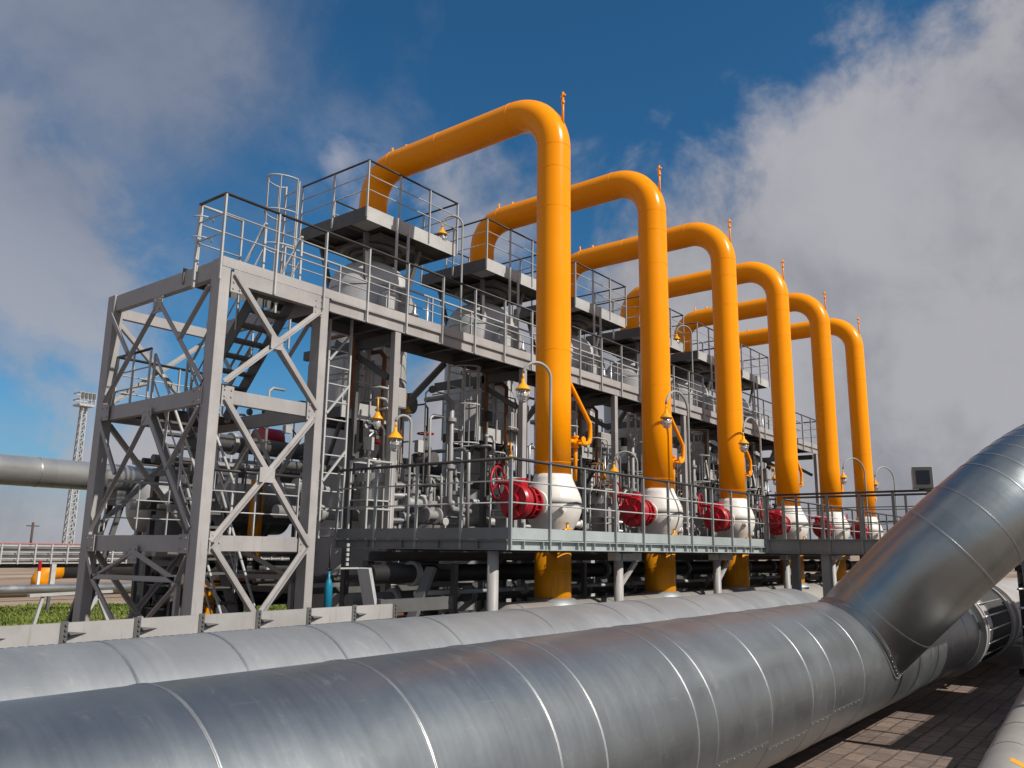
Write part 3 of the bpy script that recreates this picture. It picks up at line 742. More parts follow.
# ladders with cages between valve platform and upper walkway
t = thing('caged_ladder', 'light ladder from valve platform to walkway, right beside the stair tower', 'ladder', (8.35, 10.1, .1))
ladder(t, 8.33, 10.1, .14, 3.65, .44, 0, 'lrail')
for z in (1.0, 2.05, 2.9): MB().bar((8.12, 10.08, z), (8.54, 10.08, z + .5), .03, .03).build('cage_strap', M['lrail'], t)
t = thing('caged_ladder', 'caged ladder below the walkway at the second vessel', 'ladder', (XA + 1.35, 10.75, .1), 'caged ladders below the walkway')
ladder(t, XA + 1.25, 10.78, .2, 3.6, .42, 0, 'lrail', (2.0, 3.5, 0, -1))
MB().bar((XA + 1.25, 10.24, 2.05), (XA + 1.52, 10.45, 2.65), .03).build('cage_strap', M['lrail'], t)
for i in range(2, 6): place(t, (XA + 1.35 + (i - 1) * SP, 10.75, .1), 'caged ladder below the walkway at the %s vessel' % N6[i])

# ------------------------------------------------------------------ goose-neck lamps
def lamp(label, x, y, z0, z1, dx, dy, drop=.25):
    t = thing('goose_neck_lamp', label, 'lamp', (x, y, z0), 'goose neck lamps'); d = V((dx, dy, 0)); L = d.length; d.normalize(); R = L / 2
    c = V((x, y, z1 - R)) + d * R
    p = [V((x, y, z0)), V((x, y, (z0 + z1) / 2))] + arc(c, -d, (0, 0, 1), R, 0, pi * .93, 14)
    MB().path(p, .022, 10).build('pole', M['rail'], t)
    e = p[-1]
    b = MB(); b.tube(e, e - V((0, 0, .1)), .014, 6); b.lathe(e - V((0, 0, .26)), (0, 0, 1), [(0, .112), (.012, .116), (.02, .108), (.08, .06), (.11, .03), (.17, .024)], 12, True); hd = b.build('lamp_shade', M['cap'], t)
    q = e - V((0, 0, .26))
    MB().lathe(q, (0, 0, -1), [(0, .07), (.1, .072), (.15, .055), (.175, .02)], 14).build('lamp_glass', M['glass'], t)
    b = MB()
    for z, r in ((.0, .09), (.09, .088), (.17, .05)): b.ring(q - V((0, 0, z)), (0, 0, 1), r, .006, 14, 5)
    for k in range(6):
        a = pi * k / 3; b.path([q + V((.09 * math.cos(a), .09 * math.sin(a), 0)), q + V((.088 * math.cos(a), .088 * math.sin(a), -.1)), q + V((.05 * math.cos(a), .05 * math.sin(a), -.17)), q - V((0, 0, .185))], .005, 5)
    b.build('wire_guard', M['steel'], t)
    return t
lamp('goose neck lamp in front of the first orange arch', 9.79, 7.0, .1, 2.74, -.40, .22)
lamp('goose neck lamp in front of the second orange arch', 14.0, 6.85, .1, 2.92, -.72, .08)
lamp('goose neck lamp in front of the third orange arch', 17.75, 6.95, .1, 2.92, -.95, .0)
lamp('goose neck lamp between the fifth and sixth arches', 26.0, 7.0, .1, 2.82, -.8, .4)
lamp('goose neck lamp right of the sixth arch', 29.4, 7.0, .1, 2.85, -.8, .4)
lamp('goose neck lamp with brownish pole beside the first walkway post', 8.50, 8.6, .1, 1.92, -.20, .12)
lamp('goose neck lamp at the right corner of the first vessel-top platform', 11.9, 10.75, 3.7, 6.75, -.3, .30)
lamp('goose neck lamp beside the platform on the fourth vessel', VX[3] + 1.45, 10.75, 3.7, 6.75, -.4, .3)
lamp('goose neck lamp beside the platform on the fifth vessel', VX[4] + 1.45, 10.75, 3.7, 6.75, -.4, .3)
lamp('goose neck lamp in the shade behind the second arch', 16.2, 9.2, .1, 2.2, -.35, .4)
lamp('goose neck lamp behind the fourth arch', 21.3, 8.8, .1, 2.7, -.35, .4)

def bulk_lamp(label, p):
    t = thing('bulkhead_lamp', label, 'lamp', (p[0], p[1], p[2] - .2), 'small yellow capped lamps under the walkway')
    p = V(p)
    b = MB().lathe(p, (0, 0, 1), [(0, .09), (.02, .09), (.07, .05), (.12, .03)], 10); b.tube(p + V((0, 0, .1)), p + V((0, 0, .35)), .014, 6); b.tube(p + V((0, 0, .35)), p + V((.2, .25, .42)), .014, 6); b.build('lamp_shade', M['cap'], t)
    MB().lathe(p, (0, 0, -1), [(0, .06), (.1, .06), (.16, .03)], 12).build('lamp_glass', M['glass'], t)
    return t
bulk_lamp('small yellow lamp left of the first walkway post', (8.88, 9.75, 2.02))
bulk_lamp('small yellow lamp seen against the sky between first and second vessel', (10.5, 10.75, 2.45))
bulk_lamp('small yellow lamp just left of the first orange arch', (12.9, 10.2, 1.75))
bulk_lamp('small yellow lamp just right of the first orange arch', (16.05, 10.0, 1.62))
bulk_lamp('small yellow lamp right of the fourth arch', (22.9, 8.6, 2.05))

# ------------------------------------------------------------------ bay equipment between platform and vessels
def gate_valve_proto(name, label, group, body='greydk', wheel='dark', s=1.0, x=0, y=0, z=0):
    t = thing(name, label, 'valve', (x, y, z), group); o = V((x, y, z))
    b = MB(); b.lathe(o + V((-.22, 0, 0)) * s, (1, 0, 0), [(0, .13 * s), (.05 * s, .13 * s), (.05 * s, .07 * s), (.16 * s, .09 * s), (.28 * s, .09 * s), (.39 * s, .07 * s), (.39 * s, .13 * s), (.44 * s, .13 * s)], 18, True, True)
    b.lathe(o, (0, 0, 1), [(0, .08 * s), (.16 * s, .08 * s), (.16 * s, .12 * s), (.22 * s, .12 * s), (.22 * s, .04 * s), (.42 * s, .03 * s), (.42 * s, .018 * s), (.6 * s, .018 * s)], 16, True, True)
    b.build('valve_body', M[body], t)
    b = MB(); b.ring(o + V((0, 0, .46 * s)), (0, 0, 1), .14 * s, .013 * s, 20, 6)
    for k in range(3): a = k * 2 * pi / 3; b.bar(o + V((0, 0, .46 * s)), o + V((.14 * s * math.cos(a), .14 * s * math.sin(a), .46 * s)), .014 * s)
    b.build('handwheel', M[wheel], t); return t
gv = gate_valve_proto('gate_valve', 'small grey gate valve low behind the railing left of the first arch', 'gate valves behind the valve platform', 'vessel', 'dark', 1.0, 9.9, 9.9, .75)
gvr = gate_valve_proto('gate_valve', 'red wheeled gate valve low in the first bay behind the first arch', 'red wheeled gate valves', 'greydk', 'red', 1.0, 12.35, 9.15, .75)
ga = 'grey gate valve in bay %s, %s'
r = random.Random(11)
spots = [('against the stair tower', -2.1, 10.9, .85), ('beside the flanged drum', -.9, 10.6, 1.25), ('low at the vessel foot', .35, 10.5, .7), ('high on the riser', .75, 10.85, 1.55), ('far back behind the vessel', 1.7, 12.6, 1.3)]
for i in range(6):
    for k, (w, dx, y, z) in enumerate(spots):
        g = gv if k % 2 == 0 else gvr
        place(g, (VX[i] + dx + r.uniform(-.1, .1), y + r.uniform(-.15, .15), z + r.uniform(-.12, .12)),
              '%s gate valve %s, by the %s vessel' % ('grey' if k % 2 == 0 else 'red wheeled', w, N6[i]), r.uniform(-.4, .4) + (pi / 2 if k == 3 else 0), r.uniform(.85, 1.25))
    if i: place(gvr, (VX[i] + 1.75, 9.15, .75), 'red wheeled gate valve behind the railing right of the %s white valve' % N6[i], .2)

def bay(label_fn, i):
    """equipment of one bay, each piece a thing of its own; built at the first bay"""
    pass
protos = {}
# shaded service platform with gauges at mid height
t = thing('service_platform', 'small service platform with gauge columns in front of the first vessel', 'platform', (XA - 1.2, 10.6, 2.1), 'small service platforms on the vessels')
b = MB(); b.box(XA - 1.75, XA - .55, 10.62, 11.5, 2.18, 2.22); b.build('deck', M['deck'], t)
b = MB(); b.box(XA - 1.75, XA - .55, 10.6, 10.61, 2.14, 2.42); b.build('toe_board', M['lrail'], t)
b = MB(); b.box(XA - 1.76, XA - 1.75, 10.61, 11.5, 2.14, 2.32); b.build('side_beam', M['greydk'], t)
b = MB()
for x in (-1.7, -.6): b.bar((XA + x, 10.65, 2.1), (XA + x + .35, 11.5, 1.25), .05, .08)
b.bar((XA - 1.75, 10.95, 2.1), (XA - .5, 10.95, 2.1), .06, .1); b.bar((XA - 1.75, 11.3, 2.1), (XA - .5, 11.3, 2.1), .06, .1); b.build('bracket', M['greydk'], t)
railing(t, [(XA - 1.77, 11.5), (XA - 1.77, 10.58), (XA - .53, 10.58)], 2.42, .72, .6, .035, (.5,), ('lrail', 'lrail', 'lrail'), .24, .016)
protos['sp'] = t
t = thing('level_gauge', 'pale level gauge column with flanges standing before the first vessel', 'gauge', (XA - 1.0, 10.75, .4), 'level gauge columns')
x, y = XA - 1.05, 10.8
b = MB(); b.tube((x, y, 2.3), (x, y, 3.6), .05, 12); b.tube((x - .16, y, 1.9), (x - .16, y, 3.4), .03, 10); b.tube((x + .2, y + .1, .5), (x + .2, y + .1, 3.3), .045, 12)
for z in (2.5, 3.1, 3.45): b.lathe((x, y, z), (0, 0, 1), [(0, .09), (.03, .09)], 14, True, True); b.tube((x, y, z), (x + .25, y + .5, z), .03, 8)
b.build('column', M['lrail'], t)
b = MB()
for z in (2.75, 2.95, 3.25): b.box(x - .26, x - .1, y - .08, y + .04, z, z + .1)
b.lathe((x - .16, y - .06, 3.52), (0, -1, 0), [(0, .08), (.05, .08)], 16); b.build('instrument', M['lrail'], t)
protos['lg'] = t
t = thing('riser_pipe', 'rust brown riser pipe, left one in front of the first vessel', 'pipe', (XA - 1.5, 10.5, 2.2), 'rust brown riser pipes')
b = MB(); b.path([(XA - 1.58, 10.56, 2.3), (XA - 1.58, 10.56, 3.45), (XA - 1.56, 10.7, 3.62), (XA - 1.5, 11.3, 3.64)], .035, 10); b.build('pipe', M['rust'], t); protos['r1'] = t
t = thing('riser_pipe', 'rust brown riser pipe, right one in front of the first vessel', 'pipe', (XA - .95, 10.5, 2.2), 'rust brown riser pipes')
b = MB(); b.path([(XA - .93, 10.5, 1.9), (XA - .93, 10.5, 3.3), (XA - .93, 10.62, 3.42), (XA - .93, 11.4, 3.42)], .04, 10); b.build('pipe', M['rust'], t); protos['r2'] = t
t = thing('instrument_cabinet', 'pale instrument cabinet hung under the walkway at the first vessel', 'cabinet', (XA - .75, 10.3, 2.3), 'pale instrument cabinets')
b = MB(); b.box(XA - .95, XA - .50, 10.35, 10.52, 2.42, 2.78); b.build('case', M['lrail'], t, .01)
b = MB(); b.box(XA - .93, XA - .52, 10.34, 10.348, 2.44, 2.76); b.build('door', M['grey'], t); 
b = MB(); b.tube((XA - .85, 10.45, 2.42), (XA - .85, 10.45, 1.3), .02, 8); b.tube((XA - .65, 10.45, 2.42), (XA - .65, 10.45, 1.0), .015, 8); b.build('conduit', M['steel'], t); protos['ic'] = t
t = thing('flanged_drum', 'grey drum with bolted flange standing low by the first vessel', 'vessel', (XA - 1.3, 9.95, .1), 'grey flanged drums')
b = MB().lathe((XA - 1.35, 10.1, .15), (0, 0, 1), [(0, .26), (.9, .26), (.9, .33), (.97, .33), (.975, .33), (1.04, .33), (1.04, .1), (1.25, .1)], 32, True, True); b.build('shell', M['vessel'], t)
b = MB()
for z in (.25, .45, .65, .85, 1.02): MB().lathe((XA - 1.13, 9.92, z), (.7, -.6, 0), [(0, .05), (.14, .05), (.14, .035), (.18, .035)], 10, True, True).build('nozzle', M['steel'], t)
for k in range(14): a = 2 * pi * k / 14; MB().tube((XA - 1.35 + .3 * math.cos(a), 10.1 + .3 * math.sin(a), 1.0), (XA - 1.35 + .3 * math.cos(a), 10.1 + .3 * math.sin(a), 1.24), .016, 6).build('bolt', M['steel'], t)
protos['fd'] = t
t = thing('drain_pipe', 'grey bent drain line running down beside the first vessel', 'pipe', (XA + .9, 10.5, -1), 'grey bent drain lines')
x = XA + .95
b = MB(); b.path([(x, 11.3, 2.9), (x, 10.75, 2.9), (x, 10.6, 2.75), (x, 10.6, .9), (x + .1, 10.6, .75), (x + .6, 10.6, .72)], .055, 12); b.path([(x + .3, 11.4, 1.9), (x + .3, 10.5, 1.9), (x + .3, 10.4, 1.8), (x + .3, 10.4, .2)], .04, 10)
for z in (2.4, 1.5): b.lathe((x, 10.6, z), (0, 0, 1), [(0, .1), (.07, .1)], 16, True, True)
b.build('pipe', M['vessel'], t); protos['dp'] = t
t = thing('pump_skid', 'dark pump skid with motor in the shade below the first vessel', 'pump', (XA - .4, 10.2, -2.5), 'dark pump skids under the plant')
b = MB(); b.box(XA - 1.3, XA + .6, 9.8, 10.6, GR, GR + .25); b.lathe((XA - 1.1, 10.2, -1.75), (1, 0, 0), [(0, .2), (.02, .28), (.6, .28), (.62, .2), (.8, .1), (.9, .1), (.9, .3), (1.2, .3), (1.2, .1), (1.5, .1)], 22); b.build('body', M['dark'], t)
b = MB(); b.path([(XA + .1, 10.2, -1.5), (XA + .1, 10.2, -.6), (XA + .3, 10.2, -.4), (XA + 1.2, 10.2, -.4)], .12, 14); b.build('pipe', M['greydk'], t)
b = MB(); b.box(XA - .75, XA - .6, 9.9, 10.0, -1.5, -1.3); b.build('guard', M['cap'], t); protos['ps'] = t
names = {'sp': 'small service platform with gauge columns in front of the %s vessel', 'lg': 'pale level gauge column with flanges standing before the %s vessel', 'r1': 'rust brown riser pipe, left one in front of the %s vessel',
         'r2': 'rust brown riser pipe, right one in front of the %s vessel', 'ic': 'pale instrument cabinet hung under the walkway at the %s vessel', 'fd': 'grey drum with bolted flange standing low by the %s vessel',
         'dp': 'grey bent drain line running down beside the %s vessel', 'ps': 'dark pump skid with motor in the shade below the %s vessel'}
for k, p in protos.items():
    L = WL[p.name]
    for i in range(1, 6):
        place(p, (L.x + i * SP + (r.uniform(-.06, .06) if k not in ('sp',) else 0), L.y, L.z), names[k] % N6[i])

# level equipment on the upper walkway behind the railing
t = thing('junction_box', 'pale junction box on the rear rail of the high walkway by the first vessel', 'box', (XA - .6, 10.7, 4.1), 'pale junction boxes on the high walkway')
b = MB(); b.box(XA - .75, XA - .45, 10.72, 10.85, 4.15, 4.6); b.build('case', M['lrail'], t, .01)
b = MB(); b.path([(XA - .6, 10.8, 4.15), (XA - .6, 10.8, 3.9), (XA - .3, 11.0, 3.85), (XA + .1, 11.25, 3.9)], .025, 8); b.path([(XA + .25, 11.0, 3.8), (XA + .25, 11.0, 4.6), (XA + .35, 11.2, 4.75)], .04, 8); b.tube((XA + .6, 11.0, 3.8), (XA + .6, 11.0, 4.9), .03, 8)
for z in (4.0, 4.2, 4.4): b.lathe((XA + .25, 11.0, z), (0, 0, 1), [(0, .09), (.04, .09)], 12, True, True)
b.build('conduit', M['steel'], t)
for i in range(1, 6): place(t, (XA - .6 + i * SP, 10.7, 4.1), 'pale junction box on the rear rail of the high walkway by the %s vessel' % N6[i])

# horizontal manifolds behind the platform
def manifold(label, y, z, rad, mat, x0=7.9, x1=31, flanges=True, nm='manifold_pipe'):
    t = thing(nm, label, 'pipe', ((x0 + x1) / 2, y, z - rad))
    MB().path([(x0, y, z), ((x0 + x1) / 2, y, z), (x1, y, z)], rad, 20).build('pipe', M[mat], t)
    if flanges:
        x = x0 + .8
        while x < x1: MB().lathe((x, y, z), (1, 0, 0), [(0, rad + .05), (.08, rad + .05)], 20, True, True).build('flange', M['vessel'], t); x += 1.72
    return t
manifold('grey manifold pipe at knee height above the valve deck behind the rail', 10.9, .55, .10, 'vessel')
manifold('thin grey manifold pipe above the knee high one', 10.95, .95, .05, 'lrail')
manifold('dark manifold pipe at chest height in front of the vessels', 11.1, 1.3, .08, 'greydk')
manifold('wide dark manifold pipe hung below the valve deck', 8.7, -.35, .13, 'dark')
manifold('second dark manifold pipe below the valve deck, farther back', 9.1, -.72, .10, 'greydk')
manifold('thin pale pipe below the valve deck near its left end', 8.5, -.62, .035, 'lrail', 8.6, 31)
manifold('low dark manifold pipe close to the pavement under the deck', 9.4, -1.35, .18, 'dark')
manifold('rear collector pipe behind the vessels at head height', 13.4, .9, .25, 'vessel', 8.5, 31)
manifold('rear high collector pipe behind the vessels', 13.7, 1.9, .16, 'greydk', 8.0, 31)
# pipe rack frames under deck
t = thing('pipe_support_frame', 'dark pipe support frame under the valve deck below the first arch', 'frame', (XA - 1.4, 9, GR), 'dark pipe support frames')
b = MB()
for y in (8.3, 10.2): b.bar((XA - 1.4, y, GR), (XA - 1.4, y, -.2), .08)
for z in (-.25, -.5, -.85, -1.55): b.bar((XA - 1.4, 8.3, z), (XA - 1.4, 10.2, z), .06, .08)
b.bar((XA - 1.35, 8.3, -1.9), (XA - .75, 8.3, -.9), .1, .14); b.build('frame', M['greydk'], t)
for i in range(1, 6): place(t, (XA - 1.4 + i * SP, 9, GR), 'dark pipe support frame under the valve deck below the %s arch' % N6[i])

# dark shelves added to blacken the space behind and below
t = thing('dark_fill_shelf', 'dark stacked shelves added to deepen the shade below the plant', 'shelf', (19, 14.3, GR))
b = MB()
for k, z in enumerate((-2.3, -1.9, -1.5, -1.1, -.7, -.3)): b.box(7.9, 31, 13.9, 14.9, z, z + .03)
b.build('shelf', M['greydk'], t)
rr = random.Random(5)
b = MB()
for z in (-2.27, -1.87, -1.47, -1.07, -.67):
    for k in range(9):
        q = .05 + rr.uniform(0, .08); b.tube((7.9, 14.0 + k * .1, z + q), (31, 14.0 + k * .1, z + q), q * .9, 6)
b.build('cable_bundle', M['dark'], t)
for x in range(8, 32, 3): MB().bar((x, 13.86, GR), (x, 13.86, 0), .08).build('upright', M['greydk'], t)
# thin instrument tubing and access frames in each bay
def tubing(seed, lab, x, y, w_):
    rr = random.Random(seed); t = thing('instrument_tubing', lab, 'tubing', (x, y, .1), 'instrument tubing in the bays')
    for k in range(9):
        a = x + rr.uniform(0, w_); yy = y + rr.uniform(-.3, .3); z0 = rr.uniform(.15, 1.2); z1 = z0 + rr.uniform(.7, 2.0); q = a + rr.uniform(-.5, .5)
        p = [(a, yy, z0), (a, yy, z1), (a + (.08 if q > a else -.08), yy, z1 + .07), (q, yy, z1 + .07)]
        if rr.random() < .6: p += [(q, yy + .3, z1 + .07)]
        MB().path(p, rr.choice((.014, .018, .026)), 8).build('tube', M[rr.choice(('lrail', 'lrail', 'steel', 'vessel', 'rust', 'greydk'))], t)
    for k in range(5):
        a = x + rr.uniform(0, w_); z = rr.uniform(.4, 3.0); yy = y + rr.uniform(-.3, .3)
        b = MB()
        if rr.random() < .5: b.box(a - .07, a + .07, yy - .05, yy + .05, z, z + rr.uniform(.12, .25))
        else: b.lathe((a, yy, z), (rr.uniform(-.3, .3), -1, 0), [(0, .07), (.05, .075), (.055, .06)], 14, True, True)
        b.build('instrument', M[rr.choice(('lrail', 'lrail', 'steel', 'greydk', 'dark'))], t)
for i in range(6):
    tubing(20 + i, 'thin instrument tubing left of the %s vessel, behind the deck railing' % N6[i], VX[i] - 1.6, 10.3, 1.1)
    tubing(40 + i, 'thin instrument tubing in front of the %s vessel, right of its service platform' % N6[i], VX[i] - .3, 10.9, 1.3)
tubing(61, 'thin instrument tubing seen through the stair tower', 7.8, 12.9, 1.8); tubing(62, 'thin instrument tubing behind the stair tower, farther left', 8.2, 14.9, 2.0)
def frame(lab, x, y):
    t = thing('tubular_stand', lab, 'frame', (x, y, .1), 'light tubular access frames'); b = MB()
    for dx in (0, .5):
        for dy in (0, .4): b.bar((x + dx, y + dy, .12), (x + dx, y + dy, 1.35), .03)
    for z in (.6, 1.34):
        for (a, c_) in (((0, 0), (.5, 0)), ((.5, 0), (.5, .4)), ((0, .4), (.5, .4)), ((0, 0), (0, .4))): b.bar((x + a[0], y + a[1], z), (x + c_[0], y + c_[1], z), .025)
    b.build('frame', M['lrail'], t); MB().box(x, x + .5, y, y + .4, .72, .74).build('shelf', M['lrail'], t); return t
fr = frame('light tubular frame on the valve deck beside the flanged drum at the first vessel', XA - 2.0, 9.6)
for i in range(1, 6): place(fr, (XA - 2.0 + i * SP, 9.6, .1), 'light tubular frame on the valve deck beside the flanged drum at the %s vessel' % N6[i])

# rear plant behind the vessels
t = thing('rear_vessel', 'squat dark vessel standing in the back row behind the first vessel', 'vessel', (XA - 1.7, 15.2, GR), 'squat dark vessels in the back row')
b = MB().lathe((XA - 1.7, 15.2, 0), (0, 0, 1), [(GR, .7), (.6, .7), (.9, .6), (1.05, .4), (1.1, .1)], 32); b.build('shell', M['greydk'], t)
b = MB(); b.path([(XA - 1.7, 15.2, 1.0), (XA - 1.7, 15.2, 1.5), (XA - 1.5, 15.2, 1.7), (XA + .1, 15.2, 1.7)], .1, 14); b.build('pipe', M['vessel'], t)
for i in range(1, 6): place(t, (XA - 1.7 + i * SP, 15.2, GR), 'squat dark vessel standing in the back row behind the %s vessel' % N6[i])
t = thing('actuated_valve', 'valve with bright red drum actuator seen through the stair tower', 'valve', (9.85, 14, 1.2))
b = MB().lathe((9.65, 14, 2.12), (1, 0, 0), [(0, .2), (.02, .22), (.45, .22), (.48, .18)], 24); b.build('actuator', M['red'], t)
b = MB(); b.tube((9.85, 14, 1.2), (9.85, 14, 1.95), .06, 12); b.lathe((9.85, 14, 1.3), (0, 0, 1), [(0, .18), (.25, .18)], 18); b.ring((10.3, 13.9, 2.2), (0, 1, 0), .16, .015, 18, 6); b.build('valve_body', M['dark'], t)
def skid_frame(label, x0, x1, y0, y1, z1):
    t = thing('pipe_rack', label, 'rack', ((x0 + x1) / 2, (y0 + y1) / 2, GR)); b = MB()
    for x in (x0, (x0 + x1) / 2, x1):
        for y in (y0, y1): b.bar((x, y, GR), (x, y, z1), .1)
        for z in (z1 - .1, z1 - .9, z1 - 1.7): b.bar((x, y0, z), (x, y1, z), .07, .1)
    for z in (z1 - .1, z1 - .9): b.bar((x0, y0, z), (x1, y0, z), .06, .1)
    b.build('frame', M['greydk'], t)
    rr = random.Random(int(x0 * 10)); 
    for z in (z1 + .02, z1 - .78, z1 - 1.58):
        for k in range(4):
            rad = rr.uniform(.04, .1); y = y0 + .1 + (y1 - y0 - .2) * k / 3
            MB().tube((x0 - .5, y, z + rad), (x1 + .5, y, z + rad), rad, 12).build('pipe', M[rr.choice(['vessel', 'greydk', 'lrail', 'dark', 'rust'])], t)
skid_frame('dark pipe rack seen through the lower half of the stair tower', 7.9, 12.5, 13.4, 14.6, 1.4)
skid_frame('dark pipe rack in the back row behind the middle vessels', 15.5, 22.5, 16.5, 17.6, 1.6)
skid_frame('dark pipe rack in the back row near the far end', 24, 31, 16.5, 17.6, 1.6)
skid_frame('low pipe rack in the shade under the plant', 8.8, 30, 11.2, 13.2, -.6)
t = thing('heat_exchanger', 'horizontal silver drum behind the stair tower above the pipe rack', 'vessel', (9.5, 15.6, GR))
b = MB().lathe((8.2, 15.6, .75), (1, 0, 0), [(-.2, .1), (-.12, .35), (0, .5), (2.6, .5), (2.6, .6), (2.72, .6), (2.72, .5), (3.2, .48), (3.35, .3)], 36); b.build('shell', M['vessel'], t)
for x in (8.5, 10.2): MB().box(x, x + .2, 15.2, 16, GR, .4).build('saddle', M['greydk'], t)
t = thing('orange_drum', 'orange pipe end low behind the stair tower', 'pipe', (8.2, 13.6, GR))
b = MB().lathe((8.15, 13.2, -1.0), (0, 0, 1), [(-1.5, .24), (.3, .24), (.3, .3), (.38, .3)], 28, True, True); b.build('pipe', M['yellowb'], t)
b = MB().lathe((9.0, 13.0, 1.0), (0, 0, 1), [(-1.2, .12), (.3, .12)], 20); b.build('riser', M['yellowb'], t)

# turquoise bottle, leaning panel, cable tray
t = thing('gas_bottle', 'turquoise bottle hanging beside the right column of the stair tower', 'bottle', (7.6, 9.2, -.9))
b = MB().lathe((7.95, 9.6, -.85), (0, 0, 1), [(0, .045), (.02, .06), (.30, .06), (.38, .045), (.43, .02), (.52, .018)], 18); b.build('cylinder', M['blue'], t)
b = MB().lathe((7.95, 9.6, -.98), (0, 0, 1), [(0, .07), (.1, .07), (.1, .05), (.13, .05)], 16, True, True); b.tube((7.95, 9.6, -.34), (7.95, 9.6, .05), .014, 8); b.tube((7.90, 9.6, -.3), (8.0, 9.6, -.3), .012, 8); b.build('fitting', M['dark'], t)
t = thing('cable_duct', 'pale sheet metal cable duct leaning up from the tray end', 'duct', (7.4, 8.2, -1.0))
MB().bar((7.56, 8.2, -.95), (7.36, 8.2, -.25), .22, .05, pi / 2 * 0).build('duct', M['lrail'], t)
b = MB()
for k in range(5): b.box(7.10, 7.14, 8.25, 8.27, -.22 + k * .06, -.18 + k * .06)
b.box(7.0, 7.3, 8.24, 8.26, -.26, -.24); b.build('bracket', M['lrail'], t)
t = thing('cable_tray', 'long pale cable tray with bolted joint brackets in front of the stair tower', 'cable tray', (2, 7.2, GR))
TY = 7.2
x = -9.0; k = 0
xs_ = [6.96 - .62 * j for j in range(27)]
for j in range(26):
    a, c = xs_[j + 1], xs_[j]
    b = MB(); b.box(a + .008, c - .008, TY, TY + .006, -0.790, -0.630); b.box(a + .008, c - .008, TY + .0065, TY + .05, -0.636, -0.630); b.box(a + .008, c - .008, TY + .0065, TY + .05, -0.790, -0.784)
    b.build('side_panel', M['grey'], t)
    b = MB(); b.box(c - .03, c + .03, TY - .007, TY - .001, -0.805, -0.615)
    for z in (-0.765, -0.725, -0.685, -0.645): b.lathe((c + .012, TY - .006, z), (0, -1, 0), [(0, .011), (.014, .011)], 6)
    b.build('joint_plate', M['greydk'], t)
    b = MB(); i0 = len(b.v); b.v += [(c + .035, TY - .004, -0.745), (c + .035, TY - .055, -0.725), (c + .19, TY - .004, -0.720), (c + .035, TY - .004, -0.700)]
    for f in ((0, 1, 2), (1, 3, 2), (0, 3, 1), (0, 2, 3)): b.face(tuple(i0 + q for q in f))
    if j: b.build('bracket', M['greydk'], t)
b = MB(); b.box(-9, 6.9, TY + .06, TY + .48, -0.845, -0.839); x = -9
while x < 6.9: b.box(x, x + .045, TY + .02, TY + .055, -0.835, -0.797); x += .075
b.box(-9, 6.9, TY + .02, TY + .03, -0.875, -0.836); b.build('tray_floor', M['grey'], t)
for x in (-8, -5, -2, 1, 4, 6.7): MB().bar((x, TY + .25, GR), (x, TY + .25, -0.845), .08).build('support_post', M['greydk'], t)
t = thing('cable_tray', 'short dark cable tray continuing right of the pale one under the deck', 'cable tray', (8, 7.25, GR))
b = MB(); b.box(7.02, 8.3, 7.5, 7.51, -.76, -.60); b.bar((7.1, 7.6, GR), (7.1, 7.6, -.6), .06); b.bar((8.2, 7.6, GR), (8.2, 7.6, -.6), .06); b.bar((8.0, 8.0, -1.0), (8.4, 8.0, -.25), .16, .06); b.build('tray', M['greydk'], t)

# floodlight / loudspeaker on the crossover rail
t = thing('loudspeaker', 'pale grey box loudspeaker with black face on the crossover railing', 'loudspeaker', (16.9, 3.6, 1.2))
rot = Matrix.Rotation(math.radians(20), 3, 'Z') @ Matrix.Rotation(math.radians(4), 3, 'Y')
def rbox(c, x0, x1, y0, y1, z0, z1, k=1.0):
    P = [(x0, y0, z0), (x1, y0 * k, z0 * k), (x1, y1 * k, z0 * k), (x0, y1, z0), (x0, y0, z1), (x1, y0 * k, z1 * k), (x1, y1 * k, z1 * k), (x0, y1, z1)]
    return [V(c) + rot @ V(p) for p in P]
c = (16.9, 3.52, 1.43)
b = MB().hexa(rbox(c, -.02, .32, -.18, .18, -.21, .21, .84)); b.build('case', M['lrail'], t, .012)
b = MB().hexa(rbox(c, -.032, -.022, -.165, .165, -.195, .195)); b.build('grille', M['greydk'], t)
b = MB(); u = [V(c) + rot @ V((-.036, .12 * math.cos(a) * 1.0 if False else max(-.115, min(.115, .16 * math.cos(a))), max(-.13, min(.13, .18 * math.sin(a))))) for a in [2 * pi * q / 24 for q in range(24)]]
i0 = len(b.v); b.v += [tuple(q) for q in u]; b.face(tuple(i0 + q for q in range(24))); b.build('driver', M['screen'], t)
b = MB(); b.bar((16.95, 3.42, 1.16), (16.95, 3.42, 1.23), .04); b.bar((16.9, 3.6, 1.22), (17.05, 3.35, 1.22), .03); b.build('mount', M['black'], t)

